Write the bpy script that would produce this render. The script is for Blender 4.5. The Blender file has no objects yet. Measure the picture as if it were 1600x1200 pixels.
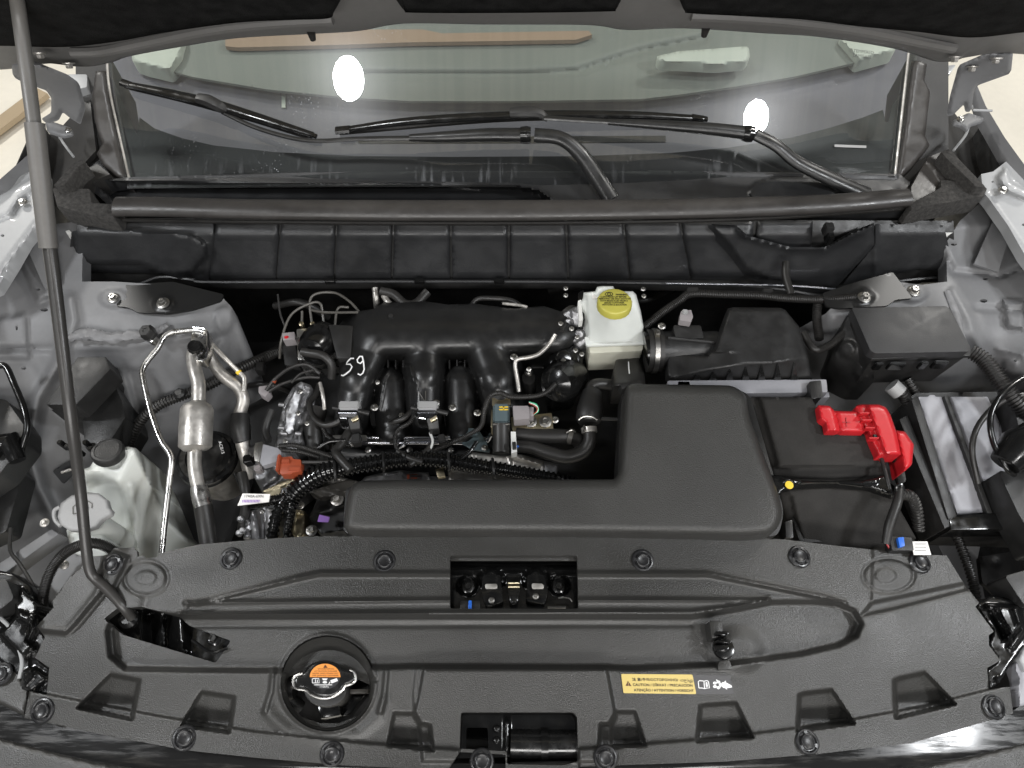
import bpy, bmesh, math, random
import numpy as np
from mathutils import Vector, Matrix
from mathutils.geometry import delaunay_2d_cdt
random.seed(4)
rng = np.random.default_rng(4)
scene = bpy.context.scene
col = scene.collection
R = math.radians

# ---------------------------------------------------------------- camera, world, lights
PITCH, FPX, CAMH = R(62), 1150.0, 1.05      # metres above the radiator cover, which lies at z = 0
cam = bpy.data.cameras.new('camera')
cam.sensor_width = 36; cam.lens = 36 * FPX / 1600
cam.clip_start = 0.02; cam.clip_end = 200
camo = bpy.data.objects.new('camera', cam); col.objects.link(camo)
camo.location = (0, 0, CAMH); camo.rotation_euler = (math.pi/2 - PITCH, 0, 0)
scene.camera = camo

world = bpy.data.worlds.new('World'); scene.world = world; world.use_nodes = True
wn = world.node_tree
bg = wn.nodes['Background']
bg.inputs[0].default_value = (0.93, 0.96, 1.0, 1); bg.inputs[1].default_value = 0.10

scene.view_settings.view_transform = 'Standard'; scene.view_settings.look = 'None'
scene.view_settings.exposure = 0.0; scene.view_settings.gamma = 1.0

def lamp(name, loc, size, power, target=(0, 0.5, 0), color=(1, 1, 1), size_y=None):
    l = bpy.data.lights.new(name, 'AREA'); l.shape = 'ELLIPSE' if size_y else 'DISK'
    l.size = size
    if size_y: l.size_y = size_y
    l.energy = power; l.color = color
    o = bpy.data.objects.new(name, l); col.objects.link(o); o.location = loc
    d = Vector(target) - Vector(loc)
    o.rotation_euler = d.to_track_quat('-Z', 'Y').to_euler()
    return o

# ---------------------------------------------------------------- from a pixel of the photo and a real height to a point of the place
cP, sP = math.cos(PITCH), math.sin(PITCH)
C0 = np.array([0, 0, CAMH])
def rays(x, y):
    x = np.asarray(x, float); y = np.asarray(y, float)
    u = x - 800; v = y - 600
    return np.stack([u, FPX*cP - v*sP, -FPX*sP - v*cP], -1)
def PA(x, y, z):
    d = rays(x, y); t = (np.asarray(z, float) - CAMH) / d[..., 2]
    return C0 + d * t[..., None]
def P(x, y, z=0.0): return Vector(PA(x, y, z).tolist())
def S(x, y, z=0.0):                       # metres per pixel there
    d = rays(x, y); return float((z - CAMH) / d[2])
def PP(x, y, pt, n, off=0.0):             # on a plane through pt with normal n, lifted by off
    d = rays(x, y); n = np.asarray(n, float); q = np.asarray(pt, float) + n*off
    t = ((q - C0) @ n) / (d @ n)
    return C0 + d * t[..., None]

# ---------------------------------------------------------------- the windshield plane and the lamps it mirrors
GS = R(24)
GN = np.array([0, -math.sin(GS), math.cos(GS)])
G0 = PA(800, 275, 0.065)
def reflect_spot(px, py, zc):
    d = rays(px, py); d = d/np.linalg.norm(d)
    h = PP(px, py, G0, GN); m_ = GN + np.array([2*.05*.35*h[0]/.75**2, 0, 0]); m_ /= np.linalg.norm(m_); r = d - 2*(d @ m_)*m_
    return h + r*((zc - h[2])/r[2])
for (px, py, sx, sy) in ((544, 122, 52, 70), (1183, 182, 42, 56)):
    q = reflect_spot(px, py, 2.3)
    k = (np.linalg.norm(q - PP(px, py, G0, GN)) + np.linalg.norm(PP(px, py, G0, GN) - C0))/FPX
    o = lamp('ceiling_or_fill_lamp', q.tolist(), sy*k*.86, 14, (float(q[0])*.9, float(q[1]), 0), (0.96, 0.98, 1), sx*k*.92)
# the other round lamps of the hall, in front of and beside the car
lamp('ceiling_or_fill_lamp', (-0.9, -0.9, 2.3), 0.35, 10, (0, 0.6, 0), (1, 0.98, 0.96))
lamp('ceiling_or_fill_lamp', (1.0, -0.8, 2.3), 0.35, 12, (0, 0.6, 0), (1, 0.98, 0.96))
lamp('ceiling_or_fill_lamp', (1.71, 0.14, 1.7), 0.27, 24, (0, 0.5, 0), (0.96, 0.98, 1))
lamp('ceiling_or_fill_lamp', (-1.75, 0.35, 1.75), 0.27, 22, (0, 0.5, 0), (0.96, 0.98, 1))
lamp('front_light', (0.0, -2.3, 1.9), 3.2, 78, (0, 0.3, 0), (1, .985, .96), 0.7)

lamp('ceiling_or_fill_lamp', (-2.6, 2.6, 2.3), 0.35, 60, (-1.8, 2.2, -1), (1, 0.98, 0.94))  # unseen lamp added to brighten the floor left of the car
lamp('ceiling_or_fill_lamp', (2.6, 2.6, 2.3), 0.35, 60, (1.8, 2.2, -1), (1, 0.98, 0.94))  # unseen lamp added to brighten the floor right of the car

# ---------------------------------------------------------------- materials
M = {}
def mat(name, base, rough=0.5, metal=0.0, bump=0.0, bscale=600, var=0.0, vscale=12, coat=0.0, trans=0.0, sub=0.0, spec=0.5, roughvar=0.0):
    m = bpy.data.materials.new(name); m.use_nodes = True
    nt = m.node_tree; b = nt.nodes['Principled BSDF']
    b.inputs['Base Color'].default_value = (*base, 1)
    b.inputs['Roughness'].default_value = rough; b.inputs['Metallic'].default_value = metal
    b.inputs['Coat Weight'].default_value = coat; b.inputs['Specular IOR Level'].default_value = spec
    if sub: b.inputs['Subsurface Weight'].default_value = sub; b.inputs['Subsurface Radius'].default_value = (.02, .02, .018); b.inputs['Subsurface Scale'].default_value = 1.0
    geo = nt.nodes.new('ShaderNodeNewGeometry')
    def noise(sc, det=3):
        n = nt.nodes.new('ShaderNodeTexNoise'); n.inputs['Scale'].default_value = sc; n.inputs['Detail'].default_value = det
        nt.links.new(geo.outputs['Position'], n.inputs['Vector']); return n
    if var:
        n = noise(vscale, 4); r = nt.nodes.new('ShaderNodeMapRange')
        r.inputs['From Min'].default_value = .3; r.inputs['From Max'].default_value = .7
        r.inputs['To Min'].default_value = 1-var; r.inputs['To Max'].default_value = 1+var
        nt.links.new(n.outputs['Fac'], r.inputs['Value'])
        n2 = noise(bscale*.7, 2); r2 = nt.nodes.new('ShaderNodeMapRange')
        r2.inputs['To Min'].default_value = 1-var*.8; r2.inputs['To Max'].default_value = 1+var*.8
        nt.links.new(n2.outputs['Fac'], r2.inputs['Value'])
        mu = nt.nodes.new('ShaderNodeMath'); mu.operation = 'MULTIPLY'
        nt.links.new(r.outputs[0], mu.inputs[0]); nt.links.new(r2.outputs[0], mu.inputs[1])
        mx = nt.nodes.new('ShaderNodeVectorMath'); mx.operation = 'SCALE'; mx.inputs[0].default_value = base
        nt.links.new(mu.outputs[0], mx.inputs['Scale']); nt.links.new(mx.outputs[0], b.inputs['Base Color'])
    if roughvar:
        n = noise(vscale*3, 5); r = nt.nodes.new('ShaderNodeMapRange')
        r.inputs['From Min'].default_value = .35; r.inputs['From Max'].default_value = .65
        r.inputs['To Min'].default_value = max(0.03, rough-roughvar); r.inputs['To Max'].default_value = min(1, rough+roughvar)
        nt.links.new(n.outputs['Fac'], r.inputs['Value']); nt.links.new(r.outputs[0], b.inputs['Roughness'])
    if bump:
        n = noise(bscale, 2); bp = nt.nodes.new('ShaderNodeBump'); bp.inputs['Strength'].default_value = bump; bp.inputs['Distance'].default_value = 0.001
        nt.links.new(n.outputs['Fac'], bp.inputs['Height']); nt.links.new(bp.outputs[0], b.inputs['Normal'])
    if trans: b.inputs['Transmission Weight'].default_value = trans
    M[name] = m; return m
mat('cover_plastic', (.031, .0303, .0283), .38, bump=.55, bscale=650, var=.16, vscale=5, roughvar=.06, spec=.62)
mat('duct_plastic', (.042, .041, .0385), .42, bump=.75, bscale=600, var=.18, vscale=6, roughvar=.05)
mat('lid_plastic', (.030, .030, .031), .45, bump=.2, bscale=700, var=.12, vscale=14, roughvar=.06)
mat('satin_plastic', (.020, .020, .020), .36, bump=.25, bscale=500, var=.2, vscale=20, roughvar=.08)
mat('black_plastic', (.0175, .0172, .017), .45, bump=.3, bscale=600, var=.25, vscale=14, roughvar=.1)
mat('cowl_plastic', (.019, .0194, .0205), .42, bump=.3, bscale=700, var=.2, vscale=10, roughvar=.1)
mat('manifold_plastic', (.012, .012, .012), .34, bump=.15, bscale=500, var=.2, vscale=20, roughvar=.06)
mat('hood_paint', (.165, .161, .156), .5, bump=.05, bscale=200, var=.08, vscale=7, roughvar=.04)
mat('black_paint', (.010, .010, .010), .36, var=.2, vscale=20)
mat('rod_dark', (.040, .038, .036), .34, bump=.1, bscale=200, var=.1)
mat('edge_strip', (.42, .33, .22), .6)
mat('rod_grey', (.13, .124, .116), .42, bump=.1, bscale=300, var=.1)
mat('gloss_black', (.007, .007, .007), .17, bump=.03, bscale=90, var=.2, vscale=20, roughvar=.08)
mat('rubber', (.022, .021, .020), .42, bump=.15, bscale=400, var=.2, vscale=25)
mat('seal_rubber', (.040, .037, .035), .38, bump=.12, bscale=200, var=.15, vscale=15, roughvar=.08)
mat('foam', (.036, .034, .032), .95, bump=1.0, bscale=380, var=.40, vscale=170)
mat('felt', (.012, .012, .012), 1.0, bump=1.0, bscale=700, var=.4, vscale=50, spec=.1)
mat('battery_cloth', (.026, .0245, .023), .85, bump=.6, bscale=700, var=.25, vscale=20, spec=.3)
mat('grey_paint', (.148, .149, .153), .50, bump=.05, bscale=200, var=.08, vscale=7, roughvar=.04)
mat('dark_paint', (.07, .071, .074), .45, bump=.12, bscale=120, var=.18, vscale=8)
mat('pale_paint', (.32, .325, .33), .42, bump=.05, bscale=100, var=.08, vscale=9, coat=.3)
mat('seam_sealer', (.16, .16, .165), .55, bump=.6, bscale=120, var=.2, vscale=60)
mat('aluminium', (.62, .61, .59), .30, 1.0, bump=.1, bscale=300, var=.12, vscale=30, roughvar=.1)
mat('cast_metal', (.36, .36, .37), .48, .9, bump=.5, bscale=260, var=.25, vscale=25, roughvar=.12)
mat('dull_metal', (.50, .48, .45), .42, .75, bump=.2, bscale=200, var=.2, vscale=30, roughvar=.12)
mat('chrome', (.68, .69, .73), .16, 1.0, var=.05, vscale=20)
mat('zinc', (.42, .41, .39), .36, 1.0, bump=.15, bscale=300, var=.15, vscale=40)
mat('gold_zinc', (.68, .60, .42), .33, 1.0, bump=.15, bscale=300, var=.15, vscale=30)
mat('plate_metal', (.27, .27, .29), .50, 0.0, bump=.04, bscale=300, var=.08, vscale=20)
mat('white_tank', (.62, .64, .61), .38, bump=.15, bscale=60, var=.06, vscale=12, sub=.25)
mat('amber_tank', (.52, .51, .43), .30, bump=.1, bscale=60, var=.06, vscale=12, sub=.2)
mat('white_plastic', (.74, .74, .72), .4, var=.04)
mat('grey_plastic', (.30, .30, .30), .5, bump=.2, bscale=500, var=.08, vscale=15)
mat('grey_connector', (.26, .24, .245), .45, bump=.1, bscale=300, var=.08)
mat('yellow_cap', (.47, .43, .08), .38, var=.05, vscale=20)
mat('red_plastic', (.50, .016, .022), .36, bump=.1, bscale=300, var=.08, vscale=20)
mat('terminal_mark', (.35, .01, .015), .4)
mat('orange_plastic', (.30, .060, .025), .40, var=.1, vscale=30)
mat('blue_plastic', (.02, .14, .62), .4)
mat('purple_plastic', (.32, .16, .55), .5)
mat('green_paint', (.05, .45, .22), .5)
mat('yellow_paint', (.80, .55, .04), .5)
mat('white_ink', (.82, .82, .82), .5)
mat('black_ink', (.012, .012, .012), .5)
mat('label_yellow', (.60, .46, .14), .38, var=.03)
mat('label_orange', (.80, .30, .06), .38, var=.03)
mat('label_dark', (.035, .035, .038), .35)
mat('label_white', (.78, .76, .74), .45, var=.04, vscale=60)
mat('teal_plastic', (.085, .115, .125), .4, var=.1)
mat('dull_rod', (.085, .080, .072), .36, bump=.1, bscale=200, var=.1)
mat('clip_plastic', (.014, .014, .015), .34, bump=.1, bscale=200, var=.2, vscale=40, roughvar=.08)
mat('label_brown', (.09, .03, .012), .5)
mat('warm_reflection', (.25, .175, .12), .6)  # colour of a warm reflection in the windshield
mat('dash', (.115, .112, .132), .75, bump=.3, bscale=300, var=.05)
mat('pale_reflection', (.145, .160, .145), .6, var=.06, vscale=4)  # colour of the pale hall reflections in the windshield
mat('cream_sheet', (.42, .45, .40), .6, var=.04)  # cream of the smaller windshield reflections, also used on the vehicle plate
mat('floor', (.80, .76, .67), .5, bump=.1, bscale=60, var=.06, vscale=3)
mat('body_black', (.010, .010, .010), .22, var=.3, vscale=20, roughvar=.14, coat=.3)

# bumper: dusty gloss black
m = mat('dusty_black', (.02, .02, .02), .22, coat=.0, spec=.22)
nt = m.node_tree; b = nt.nodes['Principled BSDF']
geo = nt.nodes.new('ShaderNodeNewGeometry'); mp = nt.nodes.new('ShaderNodeMapping'); mp.inputs['Scale'].default_value = (5, 40, 40)
n = nt.nodes.new('ShaderNodeTexNoise'); n.inputs['Scale'].default_value = 3; n.inputs['Detail'].default_value = 7; n.inputs['Roughness'].default_value = .65
cr = nt.nodes.new('ShaderNodeValToRGB'); cr.color_ramp.elements[0].position = .5; cr.color_ramp.elements[0].color = (.015, .015, .015, 1)
cr.color_ramp.elements[1].position = .85; cr.color_ramp.elements[1].color = (.045, .042, .037, 1)
r = nt.nodes.new('ShaderNodeMapRange'); r.inputs['From Min'].default_value = .45; r.inputs['From Max'].default_value = .7; r.inputs['To Min'].default_value = .10; r.inputs['To Max'].default_value = .35
nt.links.new(geo.outputs['Position'], mp.inputs[0]); nt.links.new(mp.outputs[0], n.inputs['Vector'])
nt.links.new(n.outputs['Fac'], cr.inputs[0]); nt.links.new(cr.outputs[0], b.inputs['Base Color'])
nt.links.new(n.outputs['Fac'], r.inputs[0]); nt.links.new(r.outputs[0], b.inputs['Roughness'])

# thin windshield glass: clear with a green tint, mirror coat by angle, dust spots
m = bpy.data.materials.new('windshield_glass'); m.use_nodes = True; M['glass'] = m
nt = m.node_tree; nt.nodes.clear()
out = nt.nodes.new('ShaderNodeOutputMaterial'); tr = nt.nodes.new('ShaderNodeBsdfTransparent'); gl = nt.nodes.new('ShaderNodeBsdfGlossy')
fr = nt.nodes.new('ShaderNodeFresnel'); fr.inputs['IOR'].default_value = 1.85
mx = nt.nodes.new('ShaderNodeMixShader'); tr.inputs[0].default_value = (.84, .885, .85, 1)
gl.inputs['Roughness'].default_value = 0.0; gl.inputs['Color'].default_value = (1, 1, 1, 1)
gl2 = nt.nodes.new('ShaderNodeBsdfGlossy'); gl2.inputs['Roughness'].default_value = .22; mxg = nt.nodes.new('ShaderNodeMixShader'); mxg.inputs[0].default_value = .14
nt.links.new(gl.outputs[0], mxg.inputs[1]); nt.links.new(gl2.outputs[0], mxg.inputs[2])
nt.links.new(fr.outputs[0], mx.inputs[0]); nt.links.new(tr.outputs[0], mx.inputs[1]); nt.links.new(mxg.outputs[0], mx.inputs[2])
df = nt.nodes.new('ShaderNodeBsdfDiffuse'); df.inputs[0].default_value = (.6, .62, .65, 1)
geo = nt.nodes.new('ShaderNodeNewGeometry')
vo = nt.nodes.new('ShaderNodeTexVoronoi'); vo.inputs['Scale'].default_value = 170
nt.links.new(geo.outputs['Position'], vo.inputs['Vector'])
lt = nt.nodes.new('ShaderNodeMath'); lt.operation = 'LESS_THAN'; lt.inputs[1].default_value = .16; nt.links.new(vo.outputs['Distance'], lt.inputs[0])
nz = nt.nodes.new('ShaderNodeTexNoise'); nz.inputs['Scale'].default_value = 9; nz.inputs['Detail'].default_value = 4; nt.links.new(geo.outputs['Position'], nz.inputs['Vector'])
mr = nt.nodes.new('ShaderNodeMapRange'); mr.inputs['From Min'].default_value = .54; mr.inputs['From Max'].default_value = .70; mr.inputs['To Max'].default_value = .40
nt.links.new(nz.outputs['Fac'], mr.inputs[0])
mm = nt.nodes.new('ShaderNodeMath'); mm.operation = 'MULTIPLY'; nt.links.new(lt.outputs[0], mm.inputs[0]); nt.links.new(mr.outputs[0], mm.inputs[1])
mpg = nt.nodes.new('ShaderNodeMapping'); mpg.inputs['Scale'].default_value = (95, 14, 1); mpg.inputs['Rotation'].default_value = (0, 0, .12); nt.links.new(geo.outputs['Position'], mpg.inputs[0])
n3 = nt.nodes.new('ShaderNodeTexNoise'); n3.inputs['Scale'].default_value = 1.0; n3.inputs['Detail'].default_value = 5; nt.links.new(mpg.outputs[0], n3.inputs['Vector'])
m3 = nt.nodes.new('ShaderNodeMapRange'); m3.inputs['From Min'].default_value = .56; m3.inputs['From Max'].default_value = .74; m3.inputs['To Max'].default_value = .38; nt.links.new(n3.outputs['Fac'], m3.inputs[0])
sp = nt.nodes.new('ShaderNodeSeparateXYZ'); nt.links.new(geo.outputs['Position'], sp.inputs[0])
m4 = nt.nodes.new('ShaderNodeMapRange'); m4.inputs['From Min'].default_value = .985; m4.inputs['From Max'].default_value = .90; nt.links.new(sp.outputs['Y'], m4.inputs[0])
n5 = nt.nodes.new('ShaderNodeTexNoise'); n5.inputs['Scale'].default_value = 4; nt.links.new(geo.outputs['Position'], n5.inputs['Vector'])
m5 = nt.nodes.new('ShaderNodeMapRange'); m5.inputs['From Min'].default_value = .42; m5.inputs['From Max'].default_value = .6; nt.links.new(n5.outputs['Fac'], m5.inputs[0])
mu4 = nt.nodes.new('ShaderNodeMath'); mu4.operation = 'MULTIPLY'; nt.links.new(m3.outputs[0], mu4.inputs[0]); nt.links.new(m4.outputs[0], mu4.inputs[1])
mu5 = nt.nodes.new('ShaderNodeMath'); mu5.operation = 'MULTIPLY'; nt.links.new(mu4.outputs[0], mu5.inputs[0]); nt.links.new(m5.outputs[0], mu5.inputs[1])
ad0 = nt.nodes.new('ShaderNodeMath'); ad0.operation = 'ADD'; nt.links.new(mm.outputs[0], ad0.inputs[0]); nt.links.new(mu5.outputs[0], ad0.inputs[1])
ad = nt.nodes.new('ShaderNodeMath'); ad.operation = 'ADD'; ad.inputs[1].default_value = .022; nt.links.new(ad0.outputs[0], ad.inputs[0])
mx2 = nt.nodes.new('ShaderNodeMixShader'); nt.links.new(ad.outputs[0], mx2.inputs[0]); nt.links.new(mx.outputs[0], mx2.inputs[1]); nt.links.new(df.outputs[0], mx2.inputs[2])
nt.links.new(mx2.outputs[0], out.inputs[0])

# corrugated ceiling sheet (seen mirrored in the glass)
m = mat('ceiling_sheet', (.62, .58, .50), .6)
nt = m.node_tree; b = nt.nodes['Principled BSDF']
geo = nt.nodes.new('ShaderNodeNewGeometry'); mp = nt.nodes.new('ShaderNodeMapping'); mp.inputs['Scale'].default_value = (9, .25, 1)
n = nt.nodes.new('ShaderNodeTexNoise'); n.inputs['Scale'].default_value = 2.2; n.inputs['Detail'].default_value = 3
nt.links.new(geo.outputs['Position'], mp.inputs[0]); nt.links.new(mp.outputs[0], n.inputs['Vector'])
cr = nt.nodes.new('ShaderNodeValToRGB'); cr.color_ramp.elements[0].position = .38; cr.color_ramp.elements[0].color = (.44, .42, .36, 1)
cr.color_ramp.elements[1].position = .6; cr.color_ramp.elements[1].color = (.68, .64, .55, 1)
nt.links.new(n.outputs['Fac'], cr.inputs[0]); nt.links.new(cr.outputs[0], b.inputs['Base Color'])

# ---------------------------------------------------------------- object helpers
ORG = {}
def tag(o, label=None, cat=None, group=None, kind=None):
    if label: o['label'] = label
    if cat: o['category'] = cat
    if group: o['group'] = group
    if kind: o['kind'] = kind
def thing(name, label, cat, at, group=None):
    o = bpy.data.objects.new(name, None); o.empty_display_size = .02; col.objects.link(o)
    L = P(*at); o.location = L; ORG[o.name] = L; tag(o, label, cat, group); return o
def link(name, me, material, parent=None, label=None, cat=None, group=None, kind=None, at=None, smooth=40):
    if material is not None and not me.materials: me.materials.append(M[material] if isinstance(material, str) else material)
    if smooth and len(me.polygons):
        me.polygons.foreach_set('use_smooth', [True]*len(me.polygons)); me.set_sharp_from_angle(angle=R(66 if me.get('soft') else smooth))
    o = bpy.data.objects.new(name, me); col.objects.link(o)
    if parent is not None:
        L = ORG[parent.name]; o.parent = parent; ORG[o.name] = L
    else:
        if at is None:
            c = np.zeros(3)
            v = np.empty(len(me.vertices)*3); me.vertices.foreach_get('co', v); v = v.reshape(-1, 3)
            L = Vector(((v[:, 0].min()+v[:, 0].max())/2, (v[:, 1].min()+v[:, 1].max())/2, v[:, 2].min()))
        else: L = P(*at)
        o.location = L; ORG[o.name] = L
    me.transform(Matrix.Translation(-ORG[o.name]))
    tag(o, label, cat, group, kind); return o
def bm_me(bm, name='mesh'):
    bmesh.ops.recalc_face_normals(bm, faces=bm.faces[:])
    me = bpy.data.meshes.new(name); bm.to_mesh(me); bm.free(); return me
def join_me(ms):
    bm = bmesh.new()
    for m_ in ms: bm.from_mesh(m_)
    for m_ in ms: bpy.data.meshes.remove(m_)
    me = bpy.data.meshes.new('mesh'); bm.to_mesh(me); bm.free(); return me

def seg_d(X, Y, poly, closed=True):
    p = np.asarray(poly, float)[:, :2]; q = np.roll(p, -1, 0)
    if not closed: p, q = p[:-1], q[:-1]
    d = np.full(X.shape, 1e9)
    for (ax, ay), (bx, by) in zip(p, q):
        vx, vy = bx-ax, by-ay; L = vx*vx+vy*vy+1e-9
        t = np.clip(((X-ax)*vx+(Y-ay)*vy)/L, 0, 1)
        d = np.minimum(d, np.hypot(X-ax-t*vx, Y-ay-t*vy))
    return d
def inside(X, Y, poly):
    p = np.asarray(poly, float)[:, :2]; q = np.roll(p, -1, 0); c = np.zeros(X.shape, bool)
    for (ax, ay), (bx, by) in zip(p, q):
        if ay == by: continue
        k = ((ay > Y) != (by > Y)) & (X < (bx-ax)*(Y-ay)/(by-ay)+ax); c ^= k
    return c
def sdf(X, Y, poly): return np.where(inside(X, Y, poly), 1, -1)*seg_d(X, Y, poly)
def sm(t): t = np.clip(t, 0, 1); return t*t*(3-2*t)
def f_poly(poly, dz, w=8): return lambda X, Y: dz*sm(sdf(X, Y, poly)/w+.5)
def f_line(path, dz, w=5): return lambda X, Y: dz*np.exp(-(seg_d(X, Y, path, False)/w)**2)
def f_disc(x, y, r, dz, w=8, ry=None):
    ry = ry or r
    return lambda X, Y: dz*sm((r-np.hypot(X-x, (Y-y)*r/ry))/w+.5)
def idw(ctrl, p=2.4):
    c = np.asarray(ctrl, float); n = len(c)
    D = np.sqrt((c[:, None, 0]-c[None, :, 0])**2+(c[:, None, 1]-c[None, :, 1])**2+30)
    if n < 3 or np.ptp(c[:, 0]) < 1 or np.ptp(c[:, 1]) < 1:
        w = np.linalg.lstsq(D, c[:, 2]-c[:, 2].mean(), rcond=None)[0]; q = None
    else:
        A = np.zeros((n+3, n+3)); A[:n, :n] = D; A[:n, n] = 1; A[:n, n+1] = c[:, 0]/500; A[:n, n+2] = c[:, 1]/500; A[n:, :n] = A[:n, n:].T
        sol = np.linalg.lstsq(A, np.concatenate([c[:, 2], [0, 0, 0]]), rcond=None)[0]; w = sol[:n]; q = sol[n:]
    lo, hi = c[:, 2].min(), c[:, 2].max()
    def f(X, Y):
        s = np.full(X.shape, c[:, 2].mean()) if q is None else q[0]+q[1]*X/500+q[2]*Y/500
        for i in range(n): s = s+w[i]*np.sqrt((X-c[i, 0])**2+(Y-c[i, 1])**2+30)
        return np.clip(s, lo-.02, hi+.02)
    return f
def ell(x, y, rx, ry=None, n=28, a0=0):
    ry = ry or rx
    return [(x+rx*math.cos(a0+2*math.pi*i/n), y+ry*math.sin(a0+2*math.pi*i/n)) for i in range(n)]
def resample(poly, step, closed=True):
    out = []; n = len(poly)
    for i in range(n if closed else n-1):
        a = np.array(poly[i][:2], float); b_ = np.array(poly[(i+1) % n][:2], float)
        k = max(1, int(round(np.linalg.norm(b_-a)/step)))
        for j in range(k): out.append(tuple(a+(b_-a)*j/k))
    return out
def rounded(poly, r, n=4):
    out = []; N = len(poly)
    for i in range(N):
        p = np.array(poly[i][:2], float); a = np.array(poly[i-1][:2], float); c = np.array(poly[(i+1) % N][:2], float)
        ra = poly[i][2] if len(poly[i]) > 2 else r
        la, lc = np.linalg.norm(a-p), np.linalg.norm(c-p); k = min(ra, la*.45, lc*.45)
        s, e = p+(a-p)/la*k, p+(c-p)/lc*k
        for j in range(n+1):
            t = j/n; out.append(tuple((1-t)**2*s+2*t*(1-t)*p+t*t*e))
    return out

def sheet(outline, z=None, step=6, holes=(), feats=(), rnd=None, skirt=0.0, surf=None, hole_skirt=None, floor_dir=(0, 0, -1), crease=()):
    """a moulded sheet: outline in photo pixels, z a height or control points, relief features, rolled edge, skirt going down"""
    step = step*.72
    loops = [resample(outline, step)] + [resample(h, step) for h in holes]
    xs = [p[0] for p in outline]; ys = [p[1] for p in outline]
    gx, gy = np.meshgrid(np.arange(min(xs)+step/2, max(xs), step), np.arange(min(ys)+step/2, max(ys), step))
    gx[::2] += step*.25; gx = gx.ravel(); gy = gy.ravel()
    ok = sdf(gx, gy, outline) > step*.45
    for h in holes: ok &= sdf(gx, gy, h) < -step*.45
    pts = []; edges = []
    for lp in loops:
        s = len(pts); pts += lp; edges += [(s+i, s+(i+1) % len(lp)) for i in range(len(lp))]
    for cl in crease:
        lp = resample(list(cl)+[cl[-1]], step, closed=False)
        lp = [q for q in lp]
        cx_ = np.array([q[0] for q in lp]); cy_ = np.array([q[1] for q in lp])
        kk = sdf(cx_, cy_, outline) > step*.5
        for h in holes: kk &= sdf(cx_, cy_, h) < -step*.5
        ok &= seg_d(gx, gy, lp, False) > step*.5
        s = len(pts); pts += lp if kk.all() else [q for q, k_ in zip(lp, kk) if k_]
        idx = np.cumsum(kk)-1
        edges += [(s+int(idx[i]), s+int(idx[i+1])) for i in range(len(lp)-1) if kk[i] and kk[i+1]]
    pts += list(zip(gx[ok], gy[ok]))
    r = delaunay_2d_cdt([Vector((float(a), float(b_))) for a, b_ in pts], edges, [], 0, 1e-4)
    V = np.array([(v[0], v[1]) for v in r[0]]); F = np.array([f for f in r[2]])
    cx = V[F].mean(1); k = inside(cx[:, 0], cx[:, 1], outline)
    for h in holes: k &= ~inside(cx[:, 0], cx[:, 1], h)
    F = F[k]; used = np.unique(F); mp_ = -np.ones(len(V), int); mp_[used] = np.arange(len(used)); V = V[used]; F = mp_[F]
    X, Y = V[:, 0], V[:, 1]
    dz = np.zeros(len(V))
    for f in feats: dz += f(X, Y)
    if rnd:
        w, Rr = rnd; d = seg_d(X, Y, outline)
        t = np.clip(1-d/w, 0, 1); dz -= Rr*(1-np.sqrt(np.maximum(0, 1-t*t)))
    if surf is not None:
        W = surf(X, Y, dz)
    else:
        if z is None: zz = np.zeros(len(V))
        elif callable(z): zz = z(X, Y)
        elif np.isscalar(z): zz = np.full(len(V), float(z))
        else: zz = idw(z)(X, Y)
        W = PA(X, Y, zz+dz)
    faces = F.tolist(); W = W.tolist()
    if skirt or hole_skirt:
        cnt = {}
        for f in faces:
            for i in range(3):
                a, b_ = f[i], f[(i+1) % 3]; cnt.setdefault((min(a, b_), max(a, b_)), []).append((a, b_))
        low = {}
        fd = np.array(floor_dir, float)
        for kk, v in cnt.items():
            if len(v) == 1:
                a, b_ = v[0]
                isout = seg_d(np.array([X[a]]), np.array([Y[a]]), outline)[0] < .5
                dep = skirt if isout else (hole_skirt if hole_skirt is not None else skirt)
                if not dep: continue
                for q in (a, b_):
                    if q not in low:
                        low[q] = len(W); W.append((np.array(W[q])+fd*dep).tolist())
                faces.append((b_, a, low[a], low[b_]))
    me = bpy.data.meshes.new('sheet'); me['soft'] = 1; me.from_pydata(W, [], faces); me.validate(); me.update()
    # faces upward
    nz_ = sum(p.normal.z*p.area for p in me.polygons)
    if nz_ < 0: me.flip_normals()
    return me

def prism(top, depth, z=0.0, bev=.003, taper=1.0, seg=2, shift=(0, 0)):
    """solid with the given top outline (px,py[,z]) going straight down by depth"""
    w = [P(p[0], p[1], p[2] if len(p) > 2 else z) for p in top]
    c = sum(w, Vector())/len(w); bm = bmesh.new()
    tv = [bm.verts.new(p) for p in w]
    bv = [bm.verts.new(Vector((c.x+(p.x-c.x)*taper+shift[0], c.y+(p.y-c.y)*taper+shift[1], p.z-depth))) for p in w]
    n = len(w); bm.faces.new(tv); bm.faces.new(bv[::-1])
    for i in range(n): bm.faces.new((tv[i], bv[i], bv[(i+1) % n], tv[(i+1) % n]))
    bmesh.ops.recalc_face_normals(bm, faces=bm.faces[:])
    if bev:
        es = [e for e in bm.edges if all(v in set(tv) for v in e.verts) or (e.verts[0] in set(tv)) != (e.verts[1] in set(tv))]
        bmesh.ops.bevel(bm, geom=es, offset=bev, segments=seg, profile=.6, affect='EDGES', clamp_overlap=True)
    return bm_me(bm)

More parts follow.
